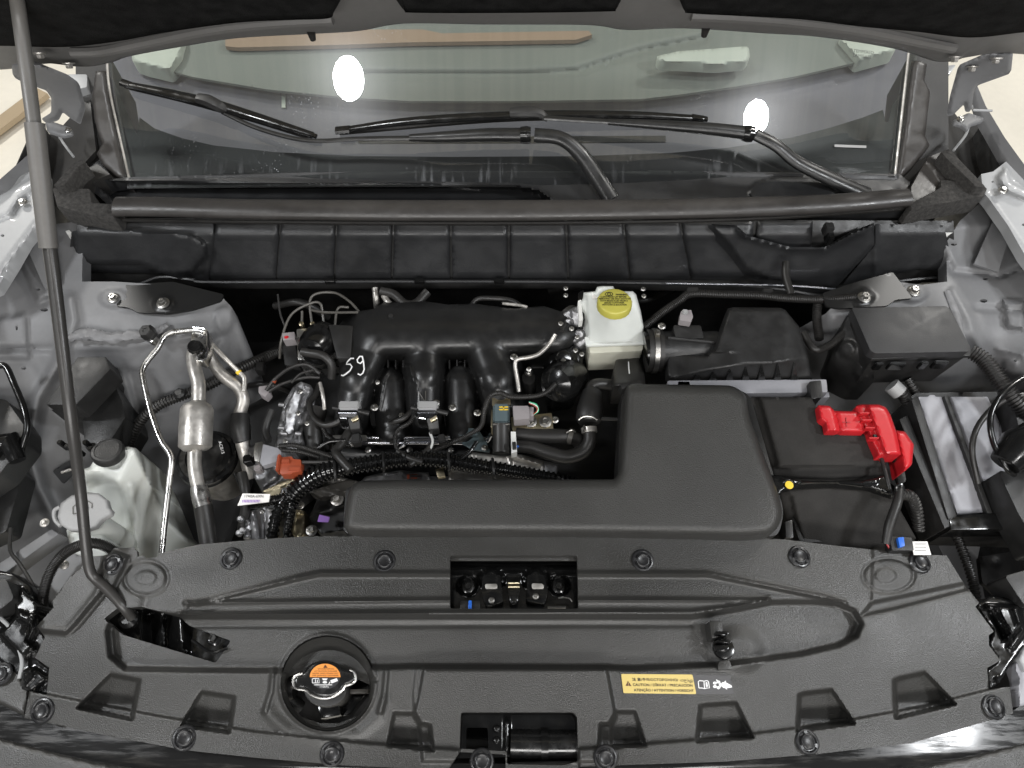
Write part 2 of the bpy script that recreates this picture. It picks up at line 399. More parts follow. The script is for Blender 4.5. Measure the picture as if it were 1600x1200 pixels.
def catmull(pts, sub):
    p = [np.array(q, float) for q in pts]
    if len(p) < 3: 
        return [p[0]+(p[1]-p[0])*i/sub for i in range(sub+1)]
    p = [2*p[0]-p[1]]+p+[2*p[-1]-p[-2]]; out = []
    for i in range(1, len(p)-2):
        a, b_, c, d = p[i-1:i+3]
        for j in range(sub):
            t = j/sub
            out.append(.5*((2*b_)+(-a+c)*t+(2*a-5*b_+4*c-d)*t*t+(-a+3*b_-3*c+d)*t**3))
    out.append(p[-2]); return out
def sweep(pts, rad, seg=12, closed_ends=True, flat=1.0, up=(0, 0, 1)):
    """tube through world points with per-point radii"""
    pts = [Vector(q) for q in pts]; n = len(pts)
    tang = [(pts[min(i+1, n-1)]-pts[max(i-1, 0)]).normalized() for i in range(n)]
    u = Vector(up); 
    if abs(u.dot(tang[0])) > .95: u = Vector((1, 0, 0))
    nrm = (u-tang[0]*u.dot(tang[0])).normalized(); bm = bmesh.new(); rings = []
    for i in range(n):
        nrm = (nrm-tang[i]*nrm.dot(tang[i])).normalized(); bi = tang[i].cross(nrm)
        r = rad[i] if hasattr(rad, '__len__') else rad
        rings.append([bm.verts.new(pts[i]+(nrm*math.cos(2*math.pi*k/seg)*flat+bi*math.sin(2*math.pi*k/seg))*r) for k in range(seg)])
    for a, b_ in zip(rings[:-1], rings[1:]):
        for k in range(seg): bm.faces.new((a[k], a[(k+1) % seg], b_[(k+1) % seg], b_[k]))
    if closed_ends: bm.faces.new(rings[0][::-1]); bm.faces.new(rings[-1])
    return bm_me(bm)
def tube(path, r_px, seg=12, sub=8, corr=0, flat=1.0, sharp=False):
    """pipe along (px,py,z) points, radius in photo pixels; corr = pitch in metres of its corrugation"""
    w = [P(*q) for q in path]; sc = np.mean([S(*q) for q in path])
    rr = r_px if hasattr(r_px, '__len__') else [r_px]*len(path)
    if sharp: q = [np.array(a) for a in w]; rq = [rr[i]*S(*path[i]) for i in range(len(path))]
    else:
        q = catmull(w, sub); rq = []
        N = len(path)-1
        for i in range(len(q)):
            t = i/(len(q)-1)*N; k = min(int(t), N-1); rq.append((rr[k]*S(*path[k])*(k+1-t)+rr[k+1]*S(*path[k+1])*(t-k)))
    if corr:
        L = [0]
        for a, b_ in zip(q[:-1], q[1:]): L.append(L[-1]+float(np.linalg.norm(np.array(b_)-np.array(a))))
        qa = np.array([np.array(a) for a in q]); ra = np.array(rq); ts = np.arange(0, L[-1], corr/4)
        q = [np.array([np.interp(t, L, qa[:, k]) for k in range(3)]) for t in ts]
        rq = [np.interp(t, L, ra)*(1.0 if i % 4 in (0, 1) else .78) for i, t in enumerate(ts)]
    return sweep(q, rq, seg, flat=flat)
def lathe(at, prof, seg=24, axis=(0, 0, 1), sx=1.0, wave=None):
    """turned piece: prof = [(radius_px, height_px)] at pixel/height at, about the given axis"""
    c = P(*at); s = S(*at); ax = Vector(axis).normalized(); q = Vector((0, 0, 1)).rotation_difference(ax)
    bm = bmesh.new(); rings = []
    for r, h in prof:
        rings.append([bm.verts.new(c+q @ Vector((r*s*math.cos(2*math.pi*k/seg)*sx*(1+(wave[1]*math.cos(wave[0]*2*math.pi*k/seg) if wave and r > 1 else 0)), r*s*math.sin(2*math.pi*k/seg)*(1+(wave[1]*math.cos(wave[0]*2*math.pi*k/seg) if wave and r > 1 else 0)), h*s))) for k in range(seg)])
    for a, b_ in zip(rings[:-1], rings[1:]):
        for k in range(seg): bm.faces.new((a[k], a[(k+1) % seg], b_[(k+1) % seg], b_[k]))
    bm.faces.new(rings[0][::-1]); bm.faces.new(rings[-1])
    return bm_me(bm)
def box(at, w, h, d, rot=0.0, bev=.0015, tilt=0.0):
    """block: top centre at pixel/height, w x h in pixels, d metres deep"""
    c = P(*at); s = S(*at); bm = bmesh.new(); bmesh.ops.create_cube(bm, size=1)
    bmesh.ops.scale(bm, vec=(w*s, h*s, d), verts=bm.verts); bmesh.ops.translate(bm, vec=(0, 0, -d/2), verts=bm.verts)
    if bev: bmesh.ops.bevel(bm, geom=bm.edges[:], offset=min(bev, w*s*.3, h*s*.3), segments=2, affect='EDGES')
    bmesh.ops.transform(bm, matrix=Matrix.Translation(c) @ Matrix.Rotation(rot, 4, 'Z') @ Matrix.Rotation(tilt, 4, 'X'), verts=bm.verts)
    return bm_me(bm)
def hexbolt(at, r, axis=(0, 0, 1)):
    w = lathe(at, [(r, 0), (r, 1.5), (r*.75, 2.5), (r*.7, 2.6)], 20, axis)
    h = lathe(at, [(r*.62, 2), (r*.62, r*.75), (r*.5, r*.9), (r*.3, r*.9), (r*.26, r*.75)], 6, axis)
    return join_me([w, h])
def text_me(s, x, y, size, z, ang=0.0, sxy=1.0, off=.0006, bold=0.0, surf=None, align='LEFT'):
    cu = bpy.data.curves.new('text', 'FONT'); cu.body = s; cu.size = 1; cu.offset = bold; cu.align_x = align
    cu.resolution_u = 3
    o = bpy.data.objects.new('text', cu); col.objects.link(o); bpy.context.view_layer.update()
    me = bpy.data.meshes.new_from_object(o.evaluated_get(bpy.context.evaluated_depsgraph_get()))
    bpy.data.objects.remove(o); bpy.data.curves.remove(cu)
    if len(me.vertices):
        v = np.empty(len(me.vertices)*3); me.vertices.foreach_get('co', v); v = v.reshape(-1, 3)
        a, b_ = v[:, 0]*size*sxy, -v[:, 1]*size
        X = x+a*math.cos(ang)-b_*math.sin(ang); Y = y+a*math.sin(ang)+b_*math.cos(ang)
        W = surf(X, Y) if surf else PA(X, Y, (z(X, Y) if callable(z) else z)+off)
        me.vertices.foreach_set('co', W.ravel()); me.update()
    me.materials.clear(); return me
def flat_me(polys, z, off=.0005):
    vs = []; fs = []
    for p in polys:
        n = len(vs); vs += [tuple(P(a, b_, (z(np.array([a]), np.array([b_]))[0] if callable(z) else z)+off)) for a, b_ in p]; fs.append(list(range(n, n+len(p))))
    me = bpy.data.meshes.new('print'); me.from_pydata(vs, [], fs); me.update()
    bm = bmesh.new(); bm.from_mesh(me); bmesh.ops.triangulate(bm, faces=bm.faces[:])
    for f in bm.faces:
        if f.normal.z < 0: f.normal_flip()
    bm.to_mesh(me); bm.free(); return me
def stroke(path, w):                 # px polygon of a pen stroke
    p = [np.array(a, float) for a in path]; L = []; Rr = []
    for i in range(len(p)):
        d = p[min(i+1, len(p)-1)]-p[max(i-1, 0)]; d /= np.linalg.norm(d)+1e-9; nn = np.array([-d[1], d[0]])*w/2
        L.append(tuple(p[i]+nn)); Rr.append(tuple(p[i]-nn))
    return [[L[i], L[i+1], Rr[i+1], Rr[i]] for i in range(len(p)-1)]
def copy_at(o, loc, rot=None, parent=None):
    c = o.copy(); col.objects.link(c); c.parent = parent if parent is not None else o.parent; c.location = loc
    if rot is not None: c.rotation_euler = rot
    return c
# a small family of bolts that share one mesh; placed at (px,py,z) under a parent
BOLT = {}
def bolt(parent, at, r, mname='zinc', name='bolt', axis=None):
    key = (round(r), mname)
    if key not in BOLT:
        me = hexbolt((800, 700, 0), r); me.transform(Matrix.Translation(-P(800, 700, 0))); me.materials.append(M[mname])
        me.polygons.foreach_set('use_smooth', [True]*len(me.polygons)); me.set_sharp_from_angle(angle=R(40)); BOLT[key] = (me, S(800, 700, 0))
    me, s0 = BOLT[key]
    o = bpy.data.objects.new(name, me); col.objects.link(o); o.parent = parent
    o.location = P(*at)-ORG[parent.name]; o.scale = (S(*at)/s0,)*3
    o.rotation_euler = Vector((0, 0, 1)).rotation_difference(Vector(axis).normalized()).to_euler() if axis else (0, 0, random.random())
    ORG[o.name] = ORG[parent.name]; return o

# ================================================================ SETTING
def flat_quad(name, x0, x1, y0, y1, z, m_, kind='structure'):
    me = bpy.data.meshes.new(name); me.from_pydata([(x0, y0, z), (x1, y0, z), (x1, y1, z), (x0, y1, z)], [], [(0, 1, 2, 3)])
    return link(name, me, m_, kind=kind, smooth=0)
flat_quad('floor', -9, 9, -7, 9, -.95, 'floor')
me = prism([(-60, 238), (62, 150), (66, 156), (-60, 250)], .02, -.93, bev=0) if False else None
bm = bmesh.new(); a_, b_ = P(-80, 262, -.93), P(70, 148, -.93); d_ = (b_-a_); n_ = Vector((-d_.y, d_.x, 0)).normalized()*.03
vs_ = [bm.verts.new(q) for q in (a_-n_, b_-n_, b_+n_, a_+n_)]; r_ = bmesh.ops.extrude_face_region(bm, geom=[bm.faces.new(vs_)])
bmesh.ops.translate(bm, vec=(0, 0, .02), verts=[v for v in r_['geom'] if isinstance(v, bmesh.types.BMVert)])
link('floor_edge_strip', bm_me(bm), 'edge_strip', kind='structure')
c = flat_quad('ceiling', -5, 5, .6, 7, 2.9, 'ceiling_sheet')

# ================================================================ CAR BODY
body = thing('car_body', 'grey painted car body shell around the open engine bay', 'car body', (800, 700, -.4))
def part(name, me, m_, parent, label=None, kind=None, smooth=40): return link(name, me, m_, parent, label=label, kind=kind, smooth=smooth)

# bay bottom and firewall (dark)
bm = bmesh.new()
for (x0, x1, y0, y1, z0, z1) in ((-1.02, 1.02, -.05, .97, -.50, -.48), (-.80, .80, .93, .95, -.48, -.02), (-1.02, -1.0, -.05, .97, -.48, -.2), (1.0, 1.02, -.05, .97, -.48, -.2)):
    g = bmesh.ops.create_cube(bm, size=1); vs = g['verts']
    bmesh.ops.scale(bm, vec=(x1-x0, y1-y0, z1-z0), verts=vs); bmesh.ops.translate(bm, vec=((x0+x1)/2, (y0+y1)/2, (z0+z1)/2), verts=vs)
part('under_tray', bm_me(bm), 'black_plastic', body)

def rib(path, dz, w): return f_line(path, dz, w)
# left apron and strut tower
out = [(-40, 430), (20, 395), (60, 330), (88, 350), (130, 345), (128, 440), (180, 440), (300, 448), (345, 462), (362, 480), (395, 560), (420, 625), (405, 700), (372, 790), (330, 900), (60, 1000), (-60, 1000)]
ctrl = [(-30, 450, .02), (60, 340, .02), (60, 420, 0), (110, 460, 0), (175, 465, 0), (250, 462, 0), (330, 470, -.005), (120, 520, -.02), (200, 520, -.015), (300, 500, -.01),
        (350, 500, -.03), (370, 560, -.10), (405, 640, -.22), (300, 560, -.05), (230, 570, -.06), (300, 650, -.16), (230, 640, -.13), (150, 600, -.10), (60, 560, -.05), (0, 560, -.04), (0, 700, -.10),
        (90, 720, -.16), (60, 850, -.22), (150, 760, -.20), (300, 780, -.28), (250, 860, -.30), (60, 960, -.28), (360, 760, -.33), (200, 720, -.22)]
holes = [ell(59, 452, 4, 2.2, 12), ell(69, 484, 6, 3, 12), ell(37, 575, 4, 2.6, 12), ell(26, 512, 2, 4, 10)]
feats = [f_poly([(20, 380), (45, 372), (88, 460), (60, 470)], .012, 8), rib([(110, 470), (115, 500), (95, 560), (60, 620), (45, 700), (60, 760), (95, 830)], .012, 10),
         rib([(0, 545), (90, 545)], -.006, 5), f_poly([(-10, 500), (40, 490), (45, 560), (-10, 560)], .008, 10),
         rib([(120, 545), (200, 542), (330, 520)], .004, 5), f_disc(178, 466, 22, .006, 10, 14), f_disc(350, 500, 14, .008, 8, 20), f_disc(348, 545, 10, .006, 8, 14),
         rib([(362, 480), (385, 560), (395, 620)], .006, 8), f_poly([(195, 575), (240, 580), (260, 640), (215, 650)], -.010, 10)]
part('inner_fender', sheet(out, ctrl, 6, holes, feats, skirt=.03), 'grey_paint', body)
me = tube([(108, 528, -.012), (135, 522, -.010), (160, 526, -.012), (200, 525, -.012), (240, 520, -.012), (262, 508, -.006)], [7, 11, 9, 8, 7, 4], 10, 5, flat=.55)
bmx = bmesh.new(); bmx.from_mesh(me)
for v in bmx.verts: v.co += Vector((rng.normal()*.0012, rng.normal()*.0012, rng.normal()*.0012))
bmx.to_mesh(me); bmx.free(); part('seam_sealer', me, 'seam_sealer', body)
bolt(body, (178, 466, .008), 9); bolt(body, (255, 474, .014), 10)
part('strut_brace', sheet(rounded([(180, 478), (200, 455), (195, 445), (270, 440), (350, 460), (345, 470), (300, 484), (262, 490), (215, 488), (200, 480)], 4), [(200, 470, .006), (330, 465, .006)], 6, (), [f_disc(255, 474, 16, .004, 5, 10)], skirt=.004), 'black_paint', body)
# left fender: pale flange rail with holes, braces, outer skin
out = [(-50, 300), (10, 296), (30, 272), (52, 262), (72, 268), (74, 330), (60, 352), (40, 375), (20, 410), (-5, 450), (-50, 470)]
part('fender_rail', sheet(out, [(20, 300, .085), (50, 340, .08), (0, 420, .07)], 5, [ell(4, 368, 3, 2, 10), ell(52, 301, 2, 1.4, 8)],
     [f_poly([(-20, 315), (30, 290), (50, 280), (55, 292), (30, 310), (15, 335), (-20, 350)], .006, 6), f_line([(60, 345), (20, 398), (-10, 440)], .006, 4), f_line([(22, 335), (30, 320), (40, 312)], -.006, 4)], skirt=.02), 'pale_paint', body)
bolt(body, (36, 317, .088), 7)
part('fender_rail', sheet([(1533, 272), (1552, 268), (1575, 250), (1600, 262), (1660, 300), (1660, 480), (1600, 396), (1575, 352), (1545, 310), (1536, 300)], [(1550, 290, .085), (1590, 340, .08), (1600, 390, .07)], 5, [ell(1551, 284, 2, 1.4, 8), ell(1599, 351, 2.4, 2, 8)],
     [f_poly([(1558, 278), (1572, 262), (1580, 285), (1610, 300), (1605, 312), (1575, 300)], .008, 7), f_line([(1540, 305), (1572, 352), (1604, 398)], .006, 4)], skirt=.02), 'pale_paint', body)
bolt(body, (1566, 298, .092), 7)
def curved_strip(a, b_, z, dz=.02, w=.05):  # fender skin edge: from inner line a to outer line b going down outside
    return None
part('fender', sheet([(-70, 330), (-70, 308), (0, 280), (48, 238), (53, 212), (60, 220), (58, 262), (30, 275), (10, 298)], [(48, 238, .12), (0, 280, .11), (-60, 320, .10), (30, 275, .09), (10, 298, .09)], 5, (), [], skirt=.015), 'grey_paint', body)
part('fender', sheet([(1521, 132), (1527, 134), (1540, 165), (1570, 215), (1604, 262), (1670, 330), (1670, 345), (1600, 290), (1575, 258), (1545, 205), (1535, 188), (1525, 160)], [(1525, 140, .14), (1570, 215, .12), (1604, 262, .11), (1600, 290, .09)], 5, (), [], skirt=.015), 'grey_paint', body)
# outer fender wall hanging to hide the wheel arch from the side
for s in (-1, 1):
    bm = bmesh.new(); ys = [(.10, .02), (.45, .05), (.75, .06), (1.05, .10)]
    xs_ = [.86, .90, .90, .86]
    top = [bm.verts.new((s*x, y, z)) for x, (y, z) in zip(xs_, ys)]; bot = [bm.verts.new((s*(x+.02), y, z-.5)) for x, (y, z) in zip(xs_, ys)]
    for i in range(3): bm.faces.new((top[i], top[i+1], bot[i+1], bot[i]))
    me = bm_me(bm); o = part('fender_liner', me, 'black_plastic', body); md = o.modifiers.new('solid', 'SOLIDIFY'); md.thickness = .004
# braces between rail and apron
for pts in ([(35, 372), (62, 350), (92, 440), (70, 452)], [(1560, 325), (1583, 352), (1560, 425), (1522, 412)]):
    part('fender_brace', prism([(a, b_, .05 if i < 2 else .01) for i, (a, b_) in enumerate(pts)], .004, bev=.001), 'grey_paint', body)
for q_ in ([(118, 92), (174, 92), (204, 288), (120, 288)], [(1424, 80), (1482, 80), (1482, 292), (1402, 292)]):
    part('pillar_panel', sheet(q_, step=14, surf=lambda X, Y, dz=0: PP(X, Y, G0, GN, -.03), skirt=.1), 'rubber', body)
part('cavity_shade', sheet([(30, 262), (62, 215), (90, 205), (140, 150), (150, 235), (125, 262), (85, 300), (60, 295)], [(60, 260, .03), (140, 170, .10)], 8, skirt=.01), 'rubber', body)  # black sheet standing in for the shade inside the left hinge cavity
part('cavity_shade', sheet([(1480, 160), (1505, 195), (1538, 187), (1574, 252), (1536, 282), (1500, 262), (1480, 230), (1462, 215), (1462, 120), (1480, 120)], [(1480, 140, .10), (1540, 260, .03)], 8, skirt=.01), 'rubber', body)  # black sheet standing in for the shade inside the right hinge cavity

# right apron and strut tower
out = [(1400, 440), (1440, 445), (1480, 440), (1478, 380), (1500, 345), (1530, 318), (1570, 350), (1600, 400), (1680, 470), (1680, 1000), (1520, 960), (1420, 760), (1260, 640), (1240, 560), (1235, 520), (1290, 490), (1310, 470), (1360, 455)]
ctrl = [(1440, 460, 0), (1490, 470, 0), (1510, 520, -.005), (1500, 400, 0), (1560, 380, .01), (1600, 430, .01), (1570, 500, -.01), (1600, 560, -.02), (1560, 560, -.05), (1600, 640, -.10), (1340, 470, 0), (1300, 500, -.02),
        (1270, 520, -.08), (1260, 580, -.20), (1300, 600, -.2), (1540, 620, -.16), (1560, 800, -.3), (1400, 640, -.25), (1600, 900, -.35), (1450, 560, -.04)]
holes = [ell(1490, 381, 5, 3, 12), ell(1540, 436, 4, 2, 12), ell(1537, 470, 6, 3, 12), ell(1587, 563, 2.5, 2.5, 10)]
feats = [f_line([(1475, 395), (1490, 425), (1560, 432), (1600, 420)], -.008, 5), f_line([(1525, 482), (1600, 484)], -.006, 5), f_line([(1490, 455), (1515, 500), (1545, 590)], .006, 7),
         f_disc(1427, 458, 22, .006, 10, 14), f_poly([(1568, 470), (1600, 470), (1600, 515), (1575, 510)], .012, 6), f_disc(1580, 572, 12, .006, 10), f_line([(1560, 545), (1600, 555)], .004, 4)]
part('inner_fender', sheet(out, ctrl, 6, holes, feats, skirt=.03), 'grey_paint', body)
me = tube([(1480, 455, .002), (1490, 480, .0), (1497, 500, 0), (1504, 530, 0)], [5, 7, 6, 5], 10, 6, flat=.5)
part('seam_sealer', me, 'seam_sealer', body)
part('strut_brace', sheet(rounded([(1285, 458), (1340, 440), (1395, 425), (1410, 445), (1426, 466), (1400, 468), (1385, 478), (1310, 482), (1290, 478)], 4), .016, 6, (), [f_disc(1350, 463, 16, .004, 5, 10)], skirt=.004), 'black_paint', body)
bolt(body, (1350, 465, .022), 10); bolt(body, (1427, 455, .010), 10)

# hinges
def hinge(pts, zc, nm='hood_hinge'):
    me = sheet(rounded(pts, 4), zc, 5, (), [], rnd=(5, .003), skirt=.004); return part(nm, me, 'grey_paint', body)
hinge([(18, 100), (55, 96), (105, 116), (122, 128), (132, 165), (124, 192), (108, 182), (96, 172), (90, 185), (74, 190), (64, 186), (80, 176), (80, 152), (70, 138), (35, 126), (20, 118)], [(20, 110, .30), (125, 150, .26), (120, 190, .20), (75, 188, .18)])
hinge([(1499, 101), (1547, 80), (1583, 82), (1580, 112), (1530, 130), (1522, 142), (1518, 172), (1510, 172), (1508, 160), (1490, 178), (1481, 178), (1486, 148)], [(1580, 100, .30), (1500, 110, .28), (1485, 175, .20), (1515, 170, .20)])
hinge([(70, 190), (82, 190), (112, 200), (114, 210), (98, 214), (74, 206)], .14, 'hinge_bracket')
hinge([(1489, 188), (1498, 184), (1513, 176), (1537, 184), (1536, 190), (1517, 196), (1512, 205), (1500, 196), (1490, 194)], .14, 'hinge_bracket')
part('hinge_bracket', tube([(1518, 165, .19), (1520, 172, .19), (1550, 173, .19)], 2, 6, sharp=True), 'pale_paint', body)
part('hinge_bracket', tube([(92, 212, .11), (100, 225, .1), (115, 245, .1)], 2, 6), 'pale_paint', body)
part('hinge_bracket', tube([(1514, 196, .11), (1508, 212, .1), (1490, 235, .1)], 2, 6), 'pale_paint', body)
bolt(body, (107, 204, .15), 5); bolt(body, (1500, 187, .15), 6)
part('body_bracket', prism(rounded([(104, 116), (136, 116), (136, 136), (116, 140)], 3), .02, .12), 'pale_paint', body)  # pale paint carries the white reflection on the metal cowl edge
part('body_bracket', prism(rounded([(1465, 104), (1494, 101), (1484, 116), (1464, 112)], 3), .02, .12), 'pale_paint', body)
part('body_bracket', prism(rounded([(102, 361), (108, 359), (114, 366), (109, 372)], 1), .02, .02), 'white_plastic', body)
part('body_bracket', prism(rounded([(1474, 361), (1486, 352), (1490, 363), (1477, 369)], 1), .02, .03), 'white_plastic', body)
# studs and brackets on the left wheel housing
part('wheel_housing_bracket', sheet(rounded([(82, 736), (108, 720), (118, 735), (98, 756)], 3), -.16, 5, (), [], skirt=.004), 'dark_paint', body)
part('stud', tube([(96, 738, -.155), (112, 733, -.155)], 2.5, 8, 4), 'aluminium', body)
part('wheel_housing_bracket', sheet(rounded([(180, 645), (206, 655), (205, 675), (190, 690), (168, 690), (166, 680), (178, 660)], 4), -.15, 5, (), [], skirt=.004), 'dull_metal', body)
part('stud', tube([(188, 664, -.145), (206, 656, -.145)], 3, 8, 4), 'aluminium', body)
part('radiator_support', prism([(-40, 905), (80, 826), (92, 834), (-40, 930)], .03, -.06), 'grey_paint', body)
part('radiator_support', prism([(20, 850), (60, 760), (90, 800), (130, 910), (95, 930)], .03, -.26), 'dark_paint', body)
bolt(body, (70, 817, -.05), 7, 'dull_metal'); bolt(body, (101, 883, -.05), 7, 'dull_metal')
part('radiator_support', sheet([(80, 900), (100, 860), (130, 870), (150, 880), (110, 930), (70, 960)], -.07, 6, (), [], skirt=.01), 'grey_paint', body)

# ================================================================ HOOD
hood = thing('hood', 'raised grey hood with black felt insulation, seen from below', 'hood', (800, 60, .4))
HT = R(60); HN = np.array([0, -math.sin(HT), -math.cos(HT)]); H0 = PA(800, 35, .40); HU = np.array([0, -math.cos(HT), math.sin(HT)])
def hoodpanel(curve, off, thick, length, m_, name, lip=0):
    """sheet running up the hood from the given lower-edge curve (photo pixels); off = towards the bay"""
    c = catmull(curve, 6); base = np.array([PP(np.array(q[0]), np.array(q[1]), H0, HN, off) for q in c]); n = len(base)
    rows = [0, .02, .06, .2, .5, 1]; V = []
    for r_ in rows:
        for b_ in base:
            p = b_+HU*length*r_
            p = p+HN*(-.35*0.02*(p[0]/.7)**2)
            if lip: p = p+HN*lip*math.exp(-((r_*length-.03)/.02)**2)
            V.append(p)
    F = [(j*n+i, j*n+i+1, (j+1)*n+i+1, (j+1)*n+i) for j in range(len(rows)-1) for i in range(n-1)]
    me = bpy.data.meshes.new(name); me.from_pydata([tuple(v) for v in V], [], F); me.update()
    o = part(name, me, m_, hood); md = o.modifiers.new('solid', 'SOLIDIFY'); md.thickness = thick; md.offset = 0; return o
edge = [(-60, 118), (20, 112), (80, 102), (135, 106), (175, 98), (203, 88), (287, 71), (371, 57), (489, 49), (560, 44), (631, 32), (760, 33), (918, 34), (980, 42), (1070, 40), (1195, 49), (1283, 56), (1397, 76), (1465, 98), (1500, 92), (1560, 86), (1660, 96)]
hoodpanel(edge, 0, .006, .9, 'hood_paint', 'inner_panel', lip=.012)
hoodpanel([(a, b_-9) for a, b_ in edge], -.028, .003, .9, 'hood_paint', 'outer_panel')
hoodpanel([(-60, 76), (0, 72), (98, 72), (180, 62), (270, 44), (371, 29), (450, 24), (512, 21), (522, 10), (532, -8)], .020, .014, .8, 'felt', 'felt_or_shade_panel')
hoodpanel([(1062, -8), (1070, 9), (1082, 13), (1180, 19), (1262, 25), (1340, 36), (1431, 46), (1516, 57), (1600, 50), (1660, 46)], .020, .014, .8, 'felt', 'felt_or_shade_panel')
hoodpanel([(618, -8), (632, 10), (650, 14), (800, 14), (945, 12), (962, 9), (970, -8)], .014, .010, .7, 'felt', 'felt_or_shade_panel')  # centre recess of the hood frame, its shade made as black felt
# stamped rib along the rear edge
w = [PP(np.array(a), np.array(b_), H0, HN, .008) for a, b_ in ((112, 82), (160, 80), (230, 66), (330, 46), (420, 36), (520, 30))]
part('stamped_rib', sweep(catmull(w, 6), .007, 8), 'hood_paint', hood)
w = [PP(np.array(a), np.array(b_), H0, HN, .008) for a, b_ in ((1490, 76), (1440, 66), (1350, 48), (1240, 34), (1150, 27), (1080, 24))]
part('stamped_rib', sweep(catmull(w, 6), .007, 8), 'hood_paint', hood)
for x, y in ((107, 98), (81, 118), (1493, 88), (1520, 103), (1557, 90), (62, 82)):
    q = PP(np.array(x), np.array(y), H0, HN, .012)
    me = hexbolt((800, 700, 0), 9); me.transform(Matrix.Translation(-P(800, 700, 0)))
    me.transform(Matrix.Translation(Vector(q)) @ Vector((0, 0, 1)).rotation_difference(Vector(HN)+Vector((0, 0, -.6))).to_matrix().to_4x4())
    part('bolt', me, 'dull_metal', hood)
for x, y in ((486, 50), (1103, 44)):
    q = Vector(PP(np.array(x), np.array(y), H0, HN, .01)); part('rubber_bumper', sweep([q, q+Vector((0, 0, -.012))], [.006, .004], 10), 'rubber', hood)

# ================================================================ WINDSHIELD
def gsurf(off=0.0, curve=.05):
    def f(X, Y, dz=0):
        W = PP(X, Y, G0, GN, off)
        k = -curve*(W[..., 0]/.75)**2*.35
        return W+GN*(k+dz)[..., None] if np.ndim(k) else W+GN*k
    return f
def gpt(x, y, off): return gsurf(off)(np.array(float(x)), np.array(float(y)))
ws = thing('windshield', 'clear windshield glass with black frit border and dusty spray marks', 'windshield', (800, 275, .06))
gl_out = [(150, 40), (1450, 40), (1432, 130), (1412, 288), (800, 290), (196, 288), (170, 130)]
part('glass_pane', sheet(gl_out, step=24, surf=gsurf(0), skirt=0), 'glass', ws)
fr_out = [(150, 60), (164, 60), (168, 112), (185, 155), (203, 196), (208, 204), (212, 178), (236, 196), (280, 212), (330, 224), (430, 236), (560, 243), (700, 245), (900, 244), (1050, 238), (1140, 229), (1240, 212), (1300, 196), (1350, 180), (1386, 166), (1390, 186), (1395, 184), (1400, 160), (1418, 134), (1428, 60), (1450, 60), (1436, 130), (1416, 290), (800, 292), (192, 290), (165, 130)]
part('frit_band', sheet(fr_out, step=9, surf=gsurf(-.004)), 'black_ink', ws)
for (a, b_, m_) in (((1308, 224), (1359, 226), 'label_dark'),):
    me = sheet([(1308, 222), (1359, 223), (1359, 227), (1308, 226)], step=4, surf=gsurf(.0015)); part('printed_code', me, 'grey_plastic', ws)
tm = text_me('TEMPERED\nLAMISAFE', 1338, 76, 7, 0, ang=.09, surf=gsurf(.002)); part('printed_mark', tm, 'black_ink', ws, smooth=0)
# moulding strips and pillar rubbers
for pts, m_, r_ in (([(158, 70), (163, 130), (178, 200), (196, 278)], 'chrome', 2.2), ([(1428, 70), (1421, 130), (1413, 200), (1404, 280)], 'chrome', 2.2)):
    w = [gpt(a, b_, .006) for a, b_ in pts]; part('side_moulding', sweep(catmull(w, 6), .0022, 6), 'dull_metal', ws)
for pts in ([(137, 100), (156, 100), (160, 132), (174, 200), (190, 270), (192, 280), (172, 272), (150, 252), (138, 232), (147, 218), (135, 180), (131, 140)],
            [(1450, 84), (1461, 90), (1457, 115), (1466, 135), (1458, 205), (1466, 218), (1440, 250), (1408, 280), (1410, 262), (1420, 200), (1432, 110), (1437, 84)]):
    part('pillar_rubber', sheet(pts, step=6, surf=gsurf(.006), rnd=(8, .008), skirt=.03), 'seal_rubber', ws)

# cabin parts seen through the glass, and its reflections built as sheets
dz = -.10
dash = thing('dashboard', 'dark grey dashboard top seen through the windshield', 'dashboard', (800, 200, dz))
part('dash_top', sheet([(165, 40), (1440, 40), (1412, 330), (185, 330)], dz, 30), 'dash', dash)
part('defroster_grille', sheet([(560, 214), (1040, 212), (1040, 222), (560, 224)], dz+.002, 6, (), [], skirt=.002), 'black_plastic', dash)
part('sensor_lens', lathe((955, 112, dz), [(9, 0), (9, 2), (5, 4), (1, 5)], 16), 'chrome', dash)
part('vehicle_plate', prism([(440, 138), (446, 138), (446, 168), (440, 168)], .002, dz+.004, bev=0), 'cream_sheet', dash)
refl = thing('reflection_sheets', 'pale green sheet behind the windshield standing in for reflections of the hall', 'cover', (800, 130, dz))
me = sheet([(215, 30), (1400, 30), (1395, 84), (1340, 97), (1240, 120), (1150, 135), (1060, 148), (1000, 155), (800, 158), (640, 158), (540, 152), (420, 140), (300, 120), (265, 110), (212, 96)], dz+.03, 6, (),
     [f_line([(560, 116), (800, 117), (900, 112), (1000, 80), (1100, 60)], -.012, 6)], skirt=.006)
part('pale_reflection_sheet', me, 'pale_reflection', refl)  # pale reflections of the hall, built as a coloured sheet
part('side_reflection', sheet(rounded([(206, 84), (230, 72), (290, 60), (282, 90), (264, 112), (222, 102), (206, 96)], 6), dz+.05, 6, (), [], rnd=(8, .01), skirt=.03), 'cream_sheet', refl)  # pale reflection at the left of the glass, built as a panel
part('side_reflection', sheet(rounded([(1310, 60), (1398, 66), (1400, 80), (1342, 96), (1336, 90)], 6), dz+.05, 6, (), [], rnd=(8, .01), skirt=.03), 'cream_sheet', refl)  # pale reflection at the right of the glass, built as a panel
